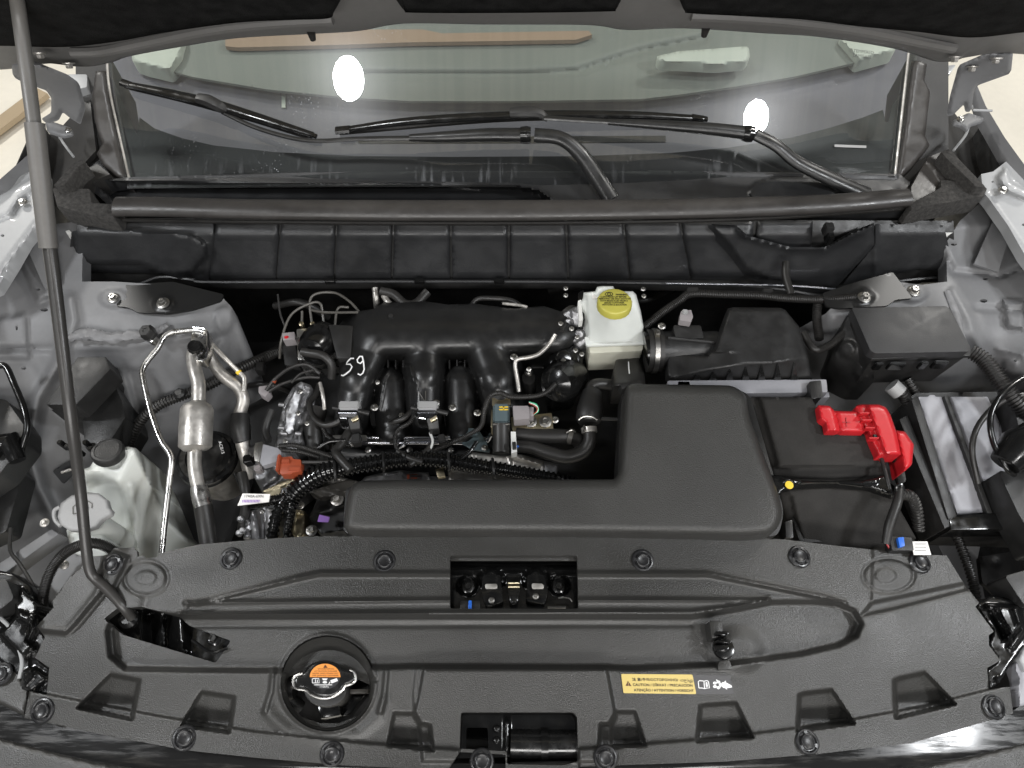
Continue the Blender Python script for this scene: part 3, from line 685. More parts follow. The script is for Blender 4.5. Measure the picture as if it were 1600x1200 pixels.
part('warm_reflection_strip', sheet([(352, 56), (480, 50), (560, 46), (660, 46), (690, 52), (920, 48), (925, 54), (900, 62), (780, 64), (640, 66), (530, 70), (370, 74), (352, 72)], dz+.045, 8, skirt=.01), 'warm_reflection', refl)  # warm reflection in the windshield, built as a coloured strip
refl_lamp = thing('lamp_reflection', 'small cream plate behind the windshield standing in for a smeared lamp reflection', 'reflection', (1130, 90, dz+.06))
part('lamp_reflection_plate', sheet(rounded([(1025, 88), (1060, 80), (1170, 72), (1172, 90), (1165, 98), (1120, 102), (1030, 97)], 6), dz+.08, 5, (), [], rnd=(6, .006), skirt=.02), 'cream_sheet', refl_lamp)  # bright lamp reflection put into the cream colour of a plate

# ================================================================ WIPERS
def glass_tube(pts, r_m, seg=10, sub=6, flat=1.0, sharp=False):
    w = [gpt(a, b_, c) for a, b_, c in pts]
    rr = list(r_m) if hasattr(r_m, '__len__') else [r_m]*len(w)
    if sharp: return sweep(w, rr, seg, flat=flat)
    q = catmull(w, sub); N = len(w)-1; rq = [np.interp(i/(len(q)-1)*N, range(N+1), rr) for i in range(len(q))]
    return sweep(q, rq, seg, flat=flat)
wa = thing('windshield_wiper', 'left wiper with its blade tilted down towards the middle of the glass', 'wiper', (950, 305, .06), 'windshield wipers')
part('arm', glass_tube([(955, 312, .03), (935, 280, .035), (905, 238, .045), (875, 216, .05), (835, 211, .05)], [.017, .015, .014, .013, .013], 12, flat=.7), 'manifold_plastic', wa)
part('arm', glass_tube([(818, 211, .05), (760, 211, .05), (690, 214, .047), (640, 215, .044)], [.0135, .013, .0105, .007], 12, flat=.8), 'manifold_plastic', wa)
part('hinge_collar', glass_tube([(813, 211, .05), (822, 211, .05), (829, 211, .05)], [.0135, .015, .0135], 14), 'gloss_black', wa)
part('arm_rod', glass_tube([(650, 215, .044), (560, 216, .04), (500, 219, .036), (455, 214, .033), (395, 196, .03), (345, 172, .03)], .0048, 8, flat=.6), 'manifold_plastic', wa)
part('blade', glass_tube([(190, 126, .020), (260, 142, .024), (330, 160, .028), (400, 182, .024), (488, 210, .016)], [.008, .011, .0125, .011, .007], 10, flat=.6), 'gloss_black', wa)
part('blade_rubber', glass_tube([(195, 131, .006), (330, 166, .008), (480, 213, .005)], .003, 6, flat=1.6), 'rubber', wa)
part('blade_adapter', glass_tube([(306, 150, .036), (322, 154, .038), (340, 163, .036), (352, 170, .030)], [.010, .012, .011, .006], 8, flat=.8), 'black_plastic', wa)
part('blade_cap', glass_tube([(183, 122, .02), (197, 127, .021)], [.008, .008], 8, flat=.6), 'gloss_black', wa)
part('blade_cap', glass_tube([(470, 204, .018), (494, 212, .016)], [.006, .005], 8, flat=.6), 'gloss_black', wa)
wb = thing('windshield_wiper', 'right wiper with a nearly level blade and its arm bent to the right end', 'wiper', (1330, 290, .06), 'windshield wipers')
part('arm', glass_tube([(1360, 302, .02), (1310, 280, .03), (1250, 252, .04), (1215, 225, .05), (1182, 208, .052)], [.017, .015, .014, .013, .0125], 12, flat=.7), 'manifold_plastic', wb)
part('arm', glass_tube([(1168, 206, .052), (1110, 200, .05), (1020, 194, .045), (950, 190, .04)], [.013, .012, .009, .006], 12, flat=.8), 'manifold_plastic', wb)
part('hinge_collar', glass_tube([(1163, 206, .052), (1170, 207, .052), (1178, 208, .052)], [.013, .0145, .013], 14), 'gloss_black', wb)
part('arm_rod', glass_tube([(960, 190, .04), (900, 187, .038), (850, 184, .036)], .0055, 8, flat=.6), 'manifold_plastic', wb)
part('blade', glass_tube([(530, 203, .018), (650, 188, .022), (820, 180, .026), (980, 179, .022), (1100, 184, .016)], [.007, .009, .0105, .009, .007], 10, flat=.6), 'gloss_black', wb)
part('blade_rubber', glass_tube([(530, 207, .006), (820, 186, .008), (1100, 188, .005)], .003, 6, flat=1.6), 'rubber', wb)
part('blade_adapter', glass_tube([(797, 176, .036), (815, 175, .038), (840, 176, .036), (856, 186, .03)], [.009, .011, .010, .006], 8, flat=.8), 'black_plastic', wb)
part('blade_cap', glass_tube([(524, 203, .018), (546, 201, .020)], [.0085, .0085], 8, flat=.6), 'gloss_black', wb)
part('blade_cap', glass_tube([(1082, 182, .018), (1106, 185, .016)], [.0075, .006], 8, flat=.6), 'gloss_black', wb)

# ================================================================ COWL
cowl = thing('wiper_cowl', 'black plastic cowl tray below the windshield with ribbed front wall', 'cowl', (800, 300, .02))
out = [(130, 285), (200, 277), (450, 270), (700, 266), (1000, 266), (1405, 272), (1430, 290), (1425, 330), (180, 330)]
def zc(X, Y): return .062-.0002*(Y-270)
part('tray', sheet(out, zc, 5, (), [f_poly([(150, 286), (500, 290), (700, 291), (800, 292), (840, 300), (862, 316), (180, 314)], -.035, 5),
     f_line([(150, 281), (450, 284), (700, 288), (800, 289), (840, 297), (860, 314)], .004, 3), f_disc(1238, 300, 68, .006, 5, 24),
     f_line([(200, 276), (450, 270), (700, 267), (1000, 267), (1400, 274)], .004, 3)], skirt=.03), 'cowl_plastic', cowl)
# front wall backing + single ribbed panels
back = [(120, 340), (1490, 345), (1492, 430), (1450, 432), (1300, 462), (1170, 447), (900, 441), (330, 441), (250, 430), (118, 446)]
def zw(X, Y): return np.where(Y < 366, .052-.0006*(Y-340), .036-.0012*(Y-366))
part('wall_backing', sheet(back, lambda X, Y: zw(X, Y)-.008, 8, (), [], skirt=.02), 'black_plastic', cowl)
seams = [(335, 325), (437, 431), (525, 522), (614, 612), (704, 705), (795, 795), (885, 888), (975, 984), (1064, 1080)]
def panel(a, b_, n=2):
    (x0, x1), (x2, x3) = a, b_
    rows = [(346, 0.0), (364, .2), (368, .25), (432, 1.0)]
    poly = [(x0+2, 346), (x2-2, 346), (x2+(x3-x2)*.2-2, 366), (x3-2, 433), (x1+2, 433), (x0+(x1-x0)*.2+2, 366)]
    return sheet(poly, zw, 7, (), [f_line([(x0, 367), (x2, 367)], .002, 4)], rnd=(4, .003), skirt=.008)
for a, b_ in zip(seams[:-1], seams[1:]): part('wall_panel', panel(a, b_), 'cowl_plastic', cowl)
part('wall_panel', panel(seams[-1], (1180, 1172)), 'cowl_plastic', cowl)
part('wall_panel', panel((1182, 1174), (1272, 1268)), 'cowl_plastic', cowl)
part('wall_panel', sheet([(112, 362), (160, 350), (333, 346), (333, 366), (323, 434), (270, 428), (250, 422), (120, 420), (108, 400)], zw, 6, (), [f_poly([(118, 352), (300, 366), (322, 382), (322, 400), (300, 425), (270, 432), (220, 412), (118, 412)], .012, 5)], skirt=.01), 'cowl_plastic', cowl)
part('bump', sheet([(1108, 350), (1150, 352), (1168, 368), (1235, 386), (1288, 386), (1330, 362), (1366, 348), (1366, 382), (1320, 432), (1300, 450), (1200, 436), (1165, 420), (1140, 385)], lambda X, Y: zw(X, Y)+.012, 5, (), [f_line([(1150, 352), (1168, 368), (1235, 386), (1288, 386), (1366, 350)], .008, 6)], rnd=(5, .006), skirt=.02), 'cowl_plastic', cowl)
part('wall_panel', sheet([(1368, 350), (1475, 352), (1490, 420), (1440, 415), (1395, 425), (1320, 440), (1368, 382)], zw, 6, (), [f_line([(1368, 352), (1368, 430)], .004, 4)], skirt=.01), 'cowl_plastic', cowl)
part('clip', box((1297, 352, .07), 14, 14, .02), 'black_plastic', cowl); part('clip', box((1299, 366, .06), 10, 16, .02), 'gloss_black', cowl)
part('bottom_lip', tube([(118, 447, -.04), (200, 448, -.045), (250, 433, -.045), (300, 437, -.045), (335, 441, -.045), (600, 440, -.045), (900, 441, -.045), (1170, 447, -.045), (1300, 462, -.045), (1400, 440, -.04), (1490, 432, -.03)], 2.6, 6, 6), 'cowl_plastic', cowl)
for x in (515, 655, 780): part('clip', box((x, 437, -.035), 16, 7, .01), 'gloss_black', cowl)
seal = link('hood_seal', tube([(181, 323, .088), (240, 323, .088), (400, 327, .088), (600, 329, .088), (800, 329, .088), (1000, 327, .088), (1150, 324, .088), (1300, 318, .088), (1420, 308, .088)], [18, 18, 18, 19, 19, 18, 18, 17, 16], 16, 6, flat=.62), 'seal_rubber', label='long black rubber hood seal running across the cowl', cat='seal')
link('seal_lip', tube([(181, 344, .06), (400, 347, .06), (800, 349, .06), (1150, 343, .06), (1420, 326, .06)], 3.0, 6, 6), 'rubber', label='thin rubber edge strip under the long hood seal', cat='seal')
def foam(pts, zt, d, top, label):
    t = thing('foam_block', label, 'foam block', (pts[0][0], pts[0][1], 0), 'foam blocks at the ends of the cowl')
    part('base_foam', prism(pts, d, zt, bev=.004), 'foam', t); 
    part('upright_foam', prism(top, d, zt+.02, bev=.004), 'foam', t); return t
foam([(80, 292), (140, 294), (143, 316), (182, 318), (178, 340), (150, 338), (88, 322)], .085, .04, [(82, 290), (112, 256), (126, 248), (134, 252), (120, 262), (100, 290)], 'charcoal foam block closing the left end of the cowl')
foam([(1420, 318), (1470, 292), (1470, 280), (1530, 284), (1544, 294), (1538, 306), (1425, 326)], .085, .04, [(1470, 236), (1482, 232), (1490, 238), (1542, 292), (1526, 292), (1478, 246)], 'charcoal foam block closing the right end of the cowl')
part('side_flap', sheet([(120, 262), (134, 254), (140, 262), (152, 256), (172, 272), (145, 284), (140, 296), (104, 292)], .07, 6, (), [], skirt=.04), 'rubber', bpy.data.objects['foam_block'])
part('side_flap', sheet([(1424, 292), (1450, 245), (1470, 238), (1500, 280), (1470, 284), (1468, 300), (1424, 318)], .075, 6, (), [f_line([(1448, 246), (1474, 284)], .006, 4)], skirt=.04), 'seal_rubber', bpy.data.objects['foam_block.001'])

# ================================================================ PROP ROD
rod = thing('prop_rod', 'long dark prop rod holding the hood up at the left', 'prop rod', (205, 965, -.03))
part('rod', tube([(206, 966, -.035), (190, 945, -.015), (165, 918, -.005), (150, 905, 0), (140, 890, .01), (134, 850, .03), (125, 760, .08), (108, 630, .17), (86, 450, .25), (74, 360, .295)], [7, 7.5, 8, 8, 8, 8, 8.5, 9, 10, 10.5], 14, 5), 'rod_dark', rod)
part('foam_sleeve', tube([(76, 388, .285), (66, 300, .33), (54, 192, .385)], [13.5, 14.5, 14.5], 16, 6), 'rod_grey', rod)
part('upper_rod', tube([(54, 200, .38), (42, 110, .42), (28, 10, .475), (20, -50, .53)], [10.5, 11, 11, 11], 14, 6), 'rod_grey', rod)
part('grommet', lathe((204, 968, -.05), [(15, 0), (15, 8), (9, 14), (8, 14)], 20), 'gloss_black', rod)

# ================================================================ LEFT SIDE OF THE BAY
fb = thing('relay_box', 'tall black relay box with sloping lid on the left inner fender', 'relay box', (130, 640, -.1))
part('lid', prism([(71, 632), (121, 557), (165, 557), (173, 576), (118, 633)], .045, -.01, bev=.003), 'black_plastic', fb)
part('body', prism([(79, 641), (126, 572), (166, 567), (174, 585), (120, 642)], .15, -.05, bev=.003), 'satin_plastic', fb)
part('side_box', prism([(128, 655), (176, 592), (190, 625), (196, 652), (172, 690), (132, 700)], .09, -.075, bev=.003), 'satin_plastic', fb)
for a in ((92, 690), (104, 696), (116, 700), (132, 690), (140, 700)): part('latch', box((a[0], a[1], -.06), 8, 7, .03), 'gloss_black', fb)

tank = thing('coolant_tank', 'white translucent coolant reservoir tank with round black cap', 'reservoir', (190, 800, -.2))
out = [(130, 733), (140, 730), (152, 712), (160, 702), (200, 698), (212, 700), (222, 722), (240, 760), (262, 812), (285, 835), (309, 852), (306, 862), (268, 868), (262, 880), (112, 880), (122, 860), (150, 850), (165, 820), (150, 780), (132, 770)]
ctrl = [(135, 735, -.08), (180, 735, -.075), (190, 705, -.055), (212, 705, -.06), (182, 752, -.085), (150, 760, -.13), (225, 765, -.13), (190, 790, -.13), (240, 800, -.17), (210, 860, -.18), (260, 860, -.22), (300, 856, -.23), (150, 850, -.18)]
part('tank', sheet(out, ctrl, 5, (), [f_poly([(130, 733), (186, 731), (205, 702), (212, 702), (240, 760), (215, 860), (208, 835), (190, 765), (178, 752), (132, 755)], .012, 8), f_line([(205, 760), (214, 810), (206, 850)], .006, 6)], rnd=(7, .010), skirt=.12), 'white_tank', tank)
part('cap', lathe((172, 712, -.06), [(23, 0), (24, 3), (24, 13), (22.5, 15), (19, 15.5), (18, 14.6), (1, 14.6)], 32, (.05, .30, 1), wave=(24, .012)), 'black_plastic', tank)

wf = thing('washer_filler', 'washer filler neck with flat grey lid marked by a spray symbol', 'washer filler', (133, 800, -.1))
lid = [(92, 797), (95, 786), (112, 774), (135, 769), (155, 771), (168, 781), (171, 793), (176, 798), (174, 804), (160, 812), (150, 824), (130, 831), (108, 829), (95, 820), (90, 808)]
wlid = part('lid', sheet(lid, -.045, 4, (), [], rnd=(4, .003), skirt=.008), 'grey_plastic', wf)
part('neck', prism(ell(136, 812, 31, 18, 20), .14, -.062, bev=.004, taper=.9), 'white_tank', wf)
part('neck_tank', sheet(rounded([(103, 826), (160, 824), (168, 850), (178, 890), (118, 895)], 5), -.085, 5, rnd=(8, .012), skirt=.08), 'white_tank', wf)
part('tether', tube([(94, 792, -.05), (85, 798, -.052), (86, 812, -.056), (95, 822, -.056)], 3, 8, 4), 'grey_plastic', wf)
sy = [[(114, 803), (114, 792), (119, 788), (122, 789)], [(114, 803), (136, 799), (138, 792)], [(126, 790), (131, 784), (138, 783), (144, 787), (143, 794)], [(128, 795), (132, 790), (138, 789)]]
part('symbol', flat_me(sum([stroke(p_, 1.6) for p_ in sy], []), -.0445), 'dull_rod', wlid, smooth=0)

ac = thing('air_conditioning_pipe', 'thin bright aluminium pipe with black hexagonal service cap at the left', 'pipe', (245, 545, -.05))
part('pipe', tube([(320, 519, .0), (305, 516, .0), (278, 518, 0), (264, 521, 0), (254, 530, 0), (246, 545, -.002), (232, 562, -.005), (223, 578, -.008), (225, 598, -.01), (236, 645, -.02), (251, 687, -.03), (265, 708, -.035), (268, 722, -.038), (265, 750, -.045), (258, 810, -.055), (252, 870, -.065)], 4.6, 12, 6), 'aluminium', ac)
part('port_neck', lathe((243, 534, -.01), [(7, 0), (7, 10), (5, 11), (5, 14)], 14, (-.25, 0, 1)), 'aluminium', ac)
part('service_cap', lathe((237, 524, .0), [(10, 0), (12, 3), (12, 15), (9.5, 19), (4, 19), (3, 17.5)], 6, (-.15, -.1, 1)), 'black_plastic', ac)
ac2 = thing('air_conditioning_pipe', 'thick dull aluminium pipe with a can shaped muffler and dark blue service cap', 'pipe', (307, 660, -.05))
part('pipe', tube([(304, 545, -.005), (302, 560, -.008), (305, 580, -.01), (310, 600, -.015), (310, 632, -.025)], 10.5, 16, 6), 'dull_metal', ac2)
part('block', prism(rounded([(297, 548), (300, 512), (312, 508), (326, 518), (326, 545), (318, 566), (298, 560)], 4), .02, .0, bev=.003), 'aluminium', ac2)
part('muffler', sweep([P(*q) for q in ((309, 628, -.022), (309, 632, -.023), (308, 640, -.026), (306, 672, -.035), (305, 698, -.042), (305, 704, -.044))], [.012, .021, .0255, .0260, .0255, .018], 28), 'dull_metal', ac2)
part('pipe', tube([(304, 703, -.045), (304, 725, -.05), (307, 748, -.055), (313, 770, -.06)], 10.5, 14, 5), 'dull_metal', ac2)
part('crimp_collar', tube([(311, 760, -.058), (313, 772, -.061), (318, 792, -.066)], [12.5, 14, 14], 16, 3), 'aluminium', ac2)
part('rubber_hose', tube([(317, 788, -.065), (322, 820, -.075), (328, 860, -.085), (332, 900, -.1)], 14, 16, 5), 'rubber', ac2)
part('service_cap', lathe((310, 548, .008), [(10, 0), (11.5, 2), (11.5, 16), (9, 20), (3, 20)], 14, (0, -.1, 1)), 'body_black', ac2)
part('tether', tube([(303, 512, .012), (322, 516, .012), (324, 540, .008), (321, 560, .004)], 2, 8, 6), 'chrome', ac2)
ac3 = thing('air_conditioning_pipe', 'short thick aluminium pipe bending down into a black coupling', 'pipe', (370, 620, -.1))
part('pipe', tube([(322, 548, -.03), (336, 572, -.045), (352, 590, -.055), (372, 605, -.065), (380, 625, -.075), (374, 648, -.085)], 9.5, 14, 6), 'dull_metal', ac3)
part('thin_pipe', tube([(328, 535, -.02), (352, 560, -.03), (374, 582, -.05), (382, 592, -.055), (381, 612, -.06)], 3.8, 10, 6), 'dull_metal', ac3)
part('tape_mark', tube([(371, 580, -.0485), (375, 583, -.05)], 4.4, 10, 2), 'yellow_paint', ac3)
part('coupling', tube([(375, 648, -.085), (375, 668, -.09), (379, 690, -.1)], [14, 16, 13], 14, 3), 'black_plastic', ac3)
part('lower_pipe', tube([(378, 690, -.1), (386, 720, -.12), (392, 745, -.14)], 11, 12, 3), 'dull_metal', ac3)
can = thing('canister', 'round canister with glossy black lid and metal sides behind the thick pipe', 'canister', (322, 720, -.2))
canl = part('lid', lathe((322, 715, -.115), [(47, -10), (48, -6), (46, 0), (41, 2), (39, 6), (30, 7), (28, 4), (1, 4)], 40), 'gloss_black', can)
part('can_body', lathe((322, 715, -.115), [(38, -95), (42, -80), (44, -12)], 36), 'dull_metal', can)
part('printed_code', text_me('ACB15', 341, 690, 7, -.1045, ang=1.3), 'white_ink', canl, smooth=0)
link('corrugated_hose', tube([(198, 715, -.14), (203, 690, -.13), (222, 655, -.11), (250, 632, -.10), (290, 616, -.10), (330, 600, -.10), (370, 578, -.10), (410, 560, -.12), (440, 545, -.15)], 8.5, 14, 8, corr=.005), 'rubber', label='black corrugated hose arching behind the white tank across the strut tower', cat='hose')
link('hose_clip', lathe((283, 618, -.095), [(6, 0), (9, 3), (9, 8), (5, 12)], 10), 'black_plastic', label='round black clip on the corrugated hose between the two aluminium pipes', cat='clip')
link('hose_clip', box((405, 572, -.1), 12, 16, .02), 'black_plastic', label='square black clip at the right end of the corrugated hose', cat='clip')

link('braided_hose', tube([(64, 975, -.06), (66, 945, -.05), (74, 905, -.04), (95, 870, -.035), (125, 852, -.03), (155, 850, -.035), (190, 868, -.05), (215, 885, -.06)], 8.5, 14, 7, corr=.0022), 'rubber', label='black braided hose looping around the washer neck at lower left', cat='hose')
link('headlamp_cable', tube([(17, 825, -.05), (16, 860, -.05), (30, 880, -.05), (50, 912, -.045), (58, 930, -.05)], 3, 8, 5), 'rubber', label='thin black cable hanging at the lower left by the headlamp', cat='cable')
link('headlamp_hose', tube([(-10, 575, .0), (8, 572, .0), (22, 600, -.01), (38, 640, -.02), (42, 670, -.03), (34, 700, -.04), (30, 716, -.045)], 5, 10, 6), 'gloss_black', label='black pipe bent along the left edge of the bay', cat='pipe')
hl = thing('headlamp_housing', 'black headlamp housing showing at the left edge of the bay', 'headlamp housing', (0, 700, -.1))
part('housing', prism(rounded([(-60, 610), (10, 625), (38, 665), (38, 690), (0, 740), (-60, 780)], 5), .05, -.04, bev=.01), 'satin_plastic', hl)
part('lamp_plug', sweep([P(*q) for q in ((-10, 700, -.03), (15, 690, -.03), (28, 720, -.04))], [.02, .018, .012], 14), 'gloss_black', hl)
part('housing', prism(rounded([(-60, 760), (20, 720), (35, 740), (10, 830), (-60, 860)], 5), .04, -.1, bev=.006), 'satin_plastic', hl)

# ================================================================ RIGHT SIDE OF THE BAY
fr_ = thing('fuse_box', 'large black fuse box with flat satin lid at the right', 'fuse box', (1430, 560, -.05))
part('lid', prism(rounded([(1331, 481), (1478, 478), (1484, 482), (1516, 542), (1514, 549), (1368, 552), (1360, 548)], 3), .018, .035, bev=.003), 'lid_plastic', fr_)
part('lid_rim', prism([(1329, 484), (1484, 480), (1519, 547), (1517, 556), (1362, 561)], .006, .019, bev=.002), 'satin_plastic', fr_)
part('body', prism([(1333, 490), (1482, 488), (1512, 556), (1364, 560)], .09, .012, bev=.004, taper=.86, shift=(0, -.004)), 'black_plastic', fr_)
for x, y, w_ in ((1375, 567, 12), (1404, 567, 26), (1446, 566, 12), (1472, 565, 22)): part('latch', box((x, y, .012), w_, 6, .02), 'gloss_black', fr_)
part('side_cover', sheet(rounded([(1325, 490), (1340, 500), (1366, 560), (1365, 600), (1340, 600), (1310, 585), (1300, 560), (1312, 530), (1318, 505)], 6), [(1335, 490, 0), (1365, 560, -.01), (1305, 560, -.06), (1340, 600, -.08)], 5, (), [f_disc(1325, 545, 12, .008, 8), f_disc(1345, 580, 10, .008, 8)], skirt=.06), 'black_plastic', fr_)
link('corrugated_hose', tube([(1516, 548, .0), (1540, 565, .0), (1565, 600, -.005), (1590, 630, -.01), (1625, 660, -.02)], [12, 13, 13, 13, 13], 14, 8, corr=.005), 'rubber', label='thick black corrugated hose leaving the fuse box to the right', cat='hose')
hg = thing('wiring_conduit', 'black corrugated conduit with grey end collar below the fuse box', 'conduit', (1410, 612, -.06))
part('conduit', tube([(1395, 598, -.05), (1412, 618, -.06), (1428, 650, -.09)], 9, 14, 8, corr=.005), 'rubber', hg)
part('collar', tube([(1393, 602, -.045), (1406, 614, -.05)], 12.5, 14, 2), 'grey_plastic', hg)
link('wiring_conduit', tube([(1418, 592, -.06), (1430, 612, -.07), (1445, 640, -.1)], 7, 12, 8, corr=.005), 'rubber', label='second thinner corrugated conduit right of the collared one below the fuse box', cat='conduit')

ecu = thing('control_unit_tray', 'black tray holding two pale metal control unit plates at the right', 'control unit', (1500, 720, -.1))
def zE(X, Y): return -.05-.0002*(Y-620)
part('tray', sheet([(1420, 622), (1432, 614), (1560, 612), (1625, 740), (1640, 835), (1484, 830)], lambda X, Y: zE(X, Y)-.012, 8, (), [], skirt=.08), 'black_plastic', ecu)
part('plate', sheet(rounded([(1435, 620), (1450, 620), (1453, 617), (1460, 617), (1462, 620), (1471, 620), (1541, 800), (1496, 803)], 1.5), zE, 8, (), [], rnd=(3, .002), skirt=.01), 'plate_metal', ecu)
part('plate', sheet(rounded([(1486, 620), (1543, 620), (1580, 700), (1600, 770), (1595, 802), (1556, 802)], 1.5), zE, 8, (), [], rnd=(3, .002), skirt=.01), 'plate_metal', ecu)
part('divider', prism([(1475, 618, -.044), (1482, 618, -.044), (1553, 806, -.08), (1545, 808, -.08)], .012, bev=.002), 'black_plastic', ecu)
part('frame', prism([(1424, 624, -.04), (1434, 618, -.04), (1496, 806, -.076), (1482, 812, -.076)], .04, bev=.002), 'black_plastic', ecu)
part('frame', prism([(1482, 804, -.078), (1600, 800, -.078), (1610, 826, -.078), (1486, 828, -.078)], .04, bev=.002), 'gloss_black', ecu)
part('battery_tray_wall', prism([(1405, 655, -.06), (1418, 648, -.06), (1490, 820, -.08), (1476, 826, -.08)], .08, bev=.002), 'black_plastic', ecu)
hp = thing('brake_hose', 'thin black hose looping over the pale plates at the right edge', 'hose', (1560, 650, 0))
part('hose', tube([(1640, 575, .03), (1600, 590, .03), (1566, 616, .03), (1548, 650, .02), (1552, 690, .01), (1572, 730, 0), (1585, 742, -.01)], 4.5, 10, 7), 'gloss_black', hp)
link('pipe', tube([(1570, 625, .01), (1548, 640, .0), (1526, 670, -.01), (1519, 705, -.02), (1528, 755, -.045)], 4.5, 10, 6), 'rubber', label='black pipe dropping onto the second pale plate', cat='pipe')
hr = thing('headlamp_housing', 'glossy black headlamp socket and housing at the right edge', 'headlamp housing', (1600, 720, 0))
part('socket', sweep([P(*q) for q in ((1570, 725, .0), (1590, 700, .01), (1620, 690, .01))], [.022, .030, .034], 18), 'gloss_black', hr)
part('housing', prism(rounded([(1560, 735), (1600, 740), (1700, 700), (1700, 860), (1625, 860), (1590, 800)], 5), .06, -.03, bev=.008), 'satin_plastic', hr)
part('housing', prism(rounded([(1580, 620), (1660, 590), (1700, 690), (1600, 700)], 5), .05, -.02, bev=.008), 'satin_plastic', hr)
link('corrugated_hose', tube([(1484, 815, -.12), (1500, 850, -.13), (1518, 900, -.14), (1528, 950, -.15)], 8, 12, 8, corr=.006), 'rubber', label='black corrugated hose running down beside the radiator cover at right', cat='hose')
link('bay_bracket', sheet(rounded([(1530, 870), (1590, 860), (1600, 900), (1570, 940), (1535, 910)], 4), [(1530, 870, -.16), (1590, 900, -.13)], 6, (), [f_disc(1555, 880, 6, -.006, 4)], skirt=.01), 'black_plastic', label='small black bracket in the dark gap beside the right headlamp', cat='bracket')

# ================================================================ BATTERY
bt = thing('battery', 'battery wrapped in black cloth cover with strap and yellow dot', 'battery', (1300, 740, -.2))
part('rear_cover', sheet(rounded([(1172, 620), (1267, 621), (1275, 634), (1289, 676), (1354, 676), (1361, 690), (1385, 742), (1300, 748), (1208, 744), (1190, 690)], 3), [(1180, 622, 0), (1260, 625, 0), (1300, 690, 0), (1370, 735, -.008), (1215, 738, -.008), (1240, 730, 0)], 5, (), [f_poly([(1170, 600), (1186, 618), (1216, 730), (1380, 728), (1400, 760), (1190, 760)], -.012, 7)], rnd=(5, .004), skirt=.09), 'battery_cloth', bt)
part('front_cover', sheet(rounded([(1216, 768), (1290, 760), (1385, 764), (1396, 778), (1432, 842), (1360, 858), (1365, 880), (1255, 868), (1235, 830)], 3), [(1220, 770, -.02), (1300, 765, -.018), (1390, 772, -.02), (1240, 840, -.05), (1350, 850, -.05), (1430, 840, -.04)], 5, (), [f_poly([(1210, 760), (1236, 775), (1262, 880), (1230, 880)], -.014, 6)], rnd=(5, .004), skirt=.09), 'battery_cloth', bt)
part('strap', sheet([(1204, 742), (1222, 743), (1245, 750), (1300, 752), (1350, 750), (1375, 744), (1386, 741), (1392, 760), (1398, 775), (1388, 772), (1360, 762), (1310, 758), (1250, 758), (1226, 766), (1214, 776), (1205, 760)], .004, 4, (), [f_line([(1225, 750), (1300, 754), (1370, 752)], .003, 3)], rnd=(3, .003), skirt=.014), 'gloss_black', bt)
part('dot', lathe((1233, 758, .0065), [(6.5, 0), (6.5, 1), (.5, 1.2)], 20), 'yellow_paint', bt)
part('battery_case', prism([(1180, 626), (1265, 626), (1385, 745), (1420, 835), (1250, 850)], .14, -.05, bev=.004), 'black_plastic', bt)
tc = thing('terminal_cover', 'bright red plastic battery terminal cover with a plus mark', 'terminal cover', (1350, 680, 0))
tca = part('arm', sheet(rounded([(1278, 633), (1296, 634), (1304, 642), (1338, 643), (1348, 660), (1352, 675), (1292, 674), (1290, 660), (1281, 655)], 2), .016, 4, (), [f_line([(1304, 640), (1313, 676)], -.004, 2.5), f_poly([(1276, 630), (1300, 632), (1309, 674), (1290, 676)], .002, 3)], rnd=(3, .003), skirt=.014), 'red_plastic', tc)
part('cover', sheet(rounded([(1337, 634), (1345, 632), (1373, 632), (1384, 636), (1391, 647), (1401, 676), (1408, 711), (1372, 712), (1366, 700), (1360, 688), (1356, 676), (1346, 660)], 3), .026, 4, (), [f_poly([(1336, 630), (1354, 630), (1384, 712), (1364, 712)], -.010, 6)], rnd=(6, .008), skirt=.028), 'red_plastic', tc)
part('cover', sheet(rounded([(1398, 672), (1414, 674), (1428, 694), (1425, 726), (1413, 737), (1408, 712)], 3), .016, 4, (), [], rnd=(5, .006), skirt=.04), 'red_plastic', tc)
for x, y in ((1351, 645), (1355, 656), (1360, 668), (1366, 684)):
    part('rib', box((x, y, .026), 15, 2.5, .012, bev=.0005), 'red_plastic', tc); 
part('hole', box((1368, 681, .0215), 5, 5, .004, bev=.0003), 'black_ink', tc)
part('plus_mark', flat_me(stroke([(1322, 652), (1323, 667)], 1.4)+stroke([(1316, 660), (1329, 660)], 1.4), .0165), 'terminal_mark', tca, smooth=0)
link('terminal_lead', tube([(1396, 705, .0), (1403, 725, -.02), (1408, 750, -.06)], 7, 12, 6, corr=.004), 'rubber', label='black ribbed lead leaving the red terminal cover', cat='cable')
link('battery_cable', tube([(1376, 712, .0), (1384, 740, .004), (1390, 765, .002)], 3.2, 10, 5), 'rubber', label='thin black cable from the red cover to the battery strap', cat='cable')
nc = thing('battery_sensor', 'battery sensor plug with blue tab and white tag at the battery corner', 'sensor', (1410, 850, -.03))
part('lead', tube([(1407, 762, .02), (1402, 785, .02), (1390, 820, .01), (1384, 850, .0)], [6, 7.5, 8, 6.5], 12, 6), 'rubber', nc)
part('terminal_loop', tube([(1405, 775, .018), (1400, 762, .024), (1408, 757, .026), (1412, 768, .022)], 3, 8, 5), 'gloss_black', nc)
part('plug', prism(rounded([(1390, 838), (1425, 840), (1428, 860), (1394, 860)], 2), .02, .005, bev=.002), 'black_plastic', nc)
part('tab', prism(rounded([(1403, 840), (1412, 839), (1414, 853), (1406, 855)], 1), .01, .011, bev=.001), 'blue_plastic', nc)
part('tag', prism([(1424, 846), (1449, 846), (1455, 867), (1428, 867)], .0012, .002, bev=0), 'label_white', nc)
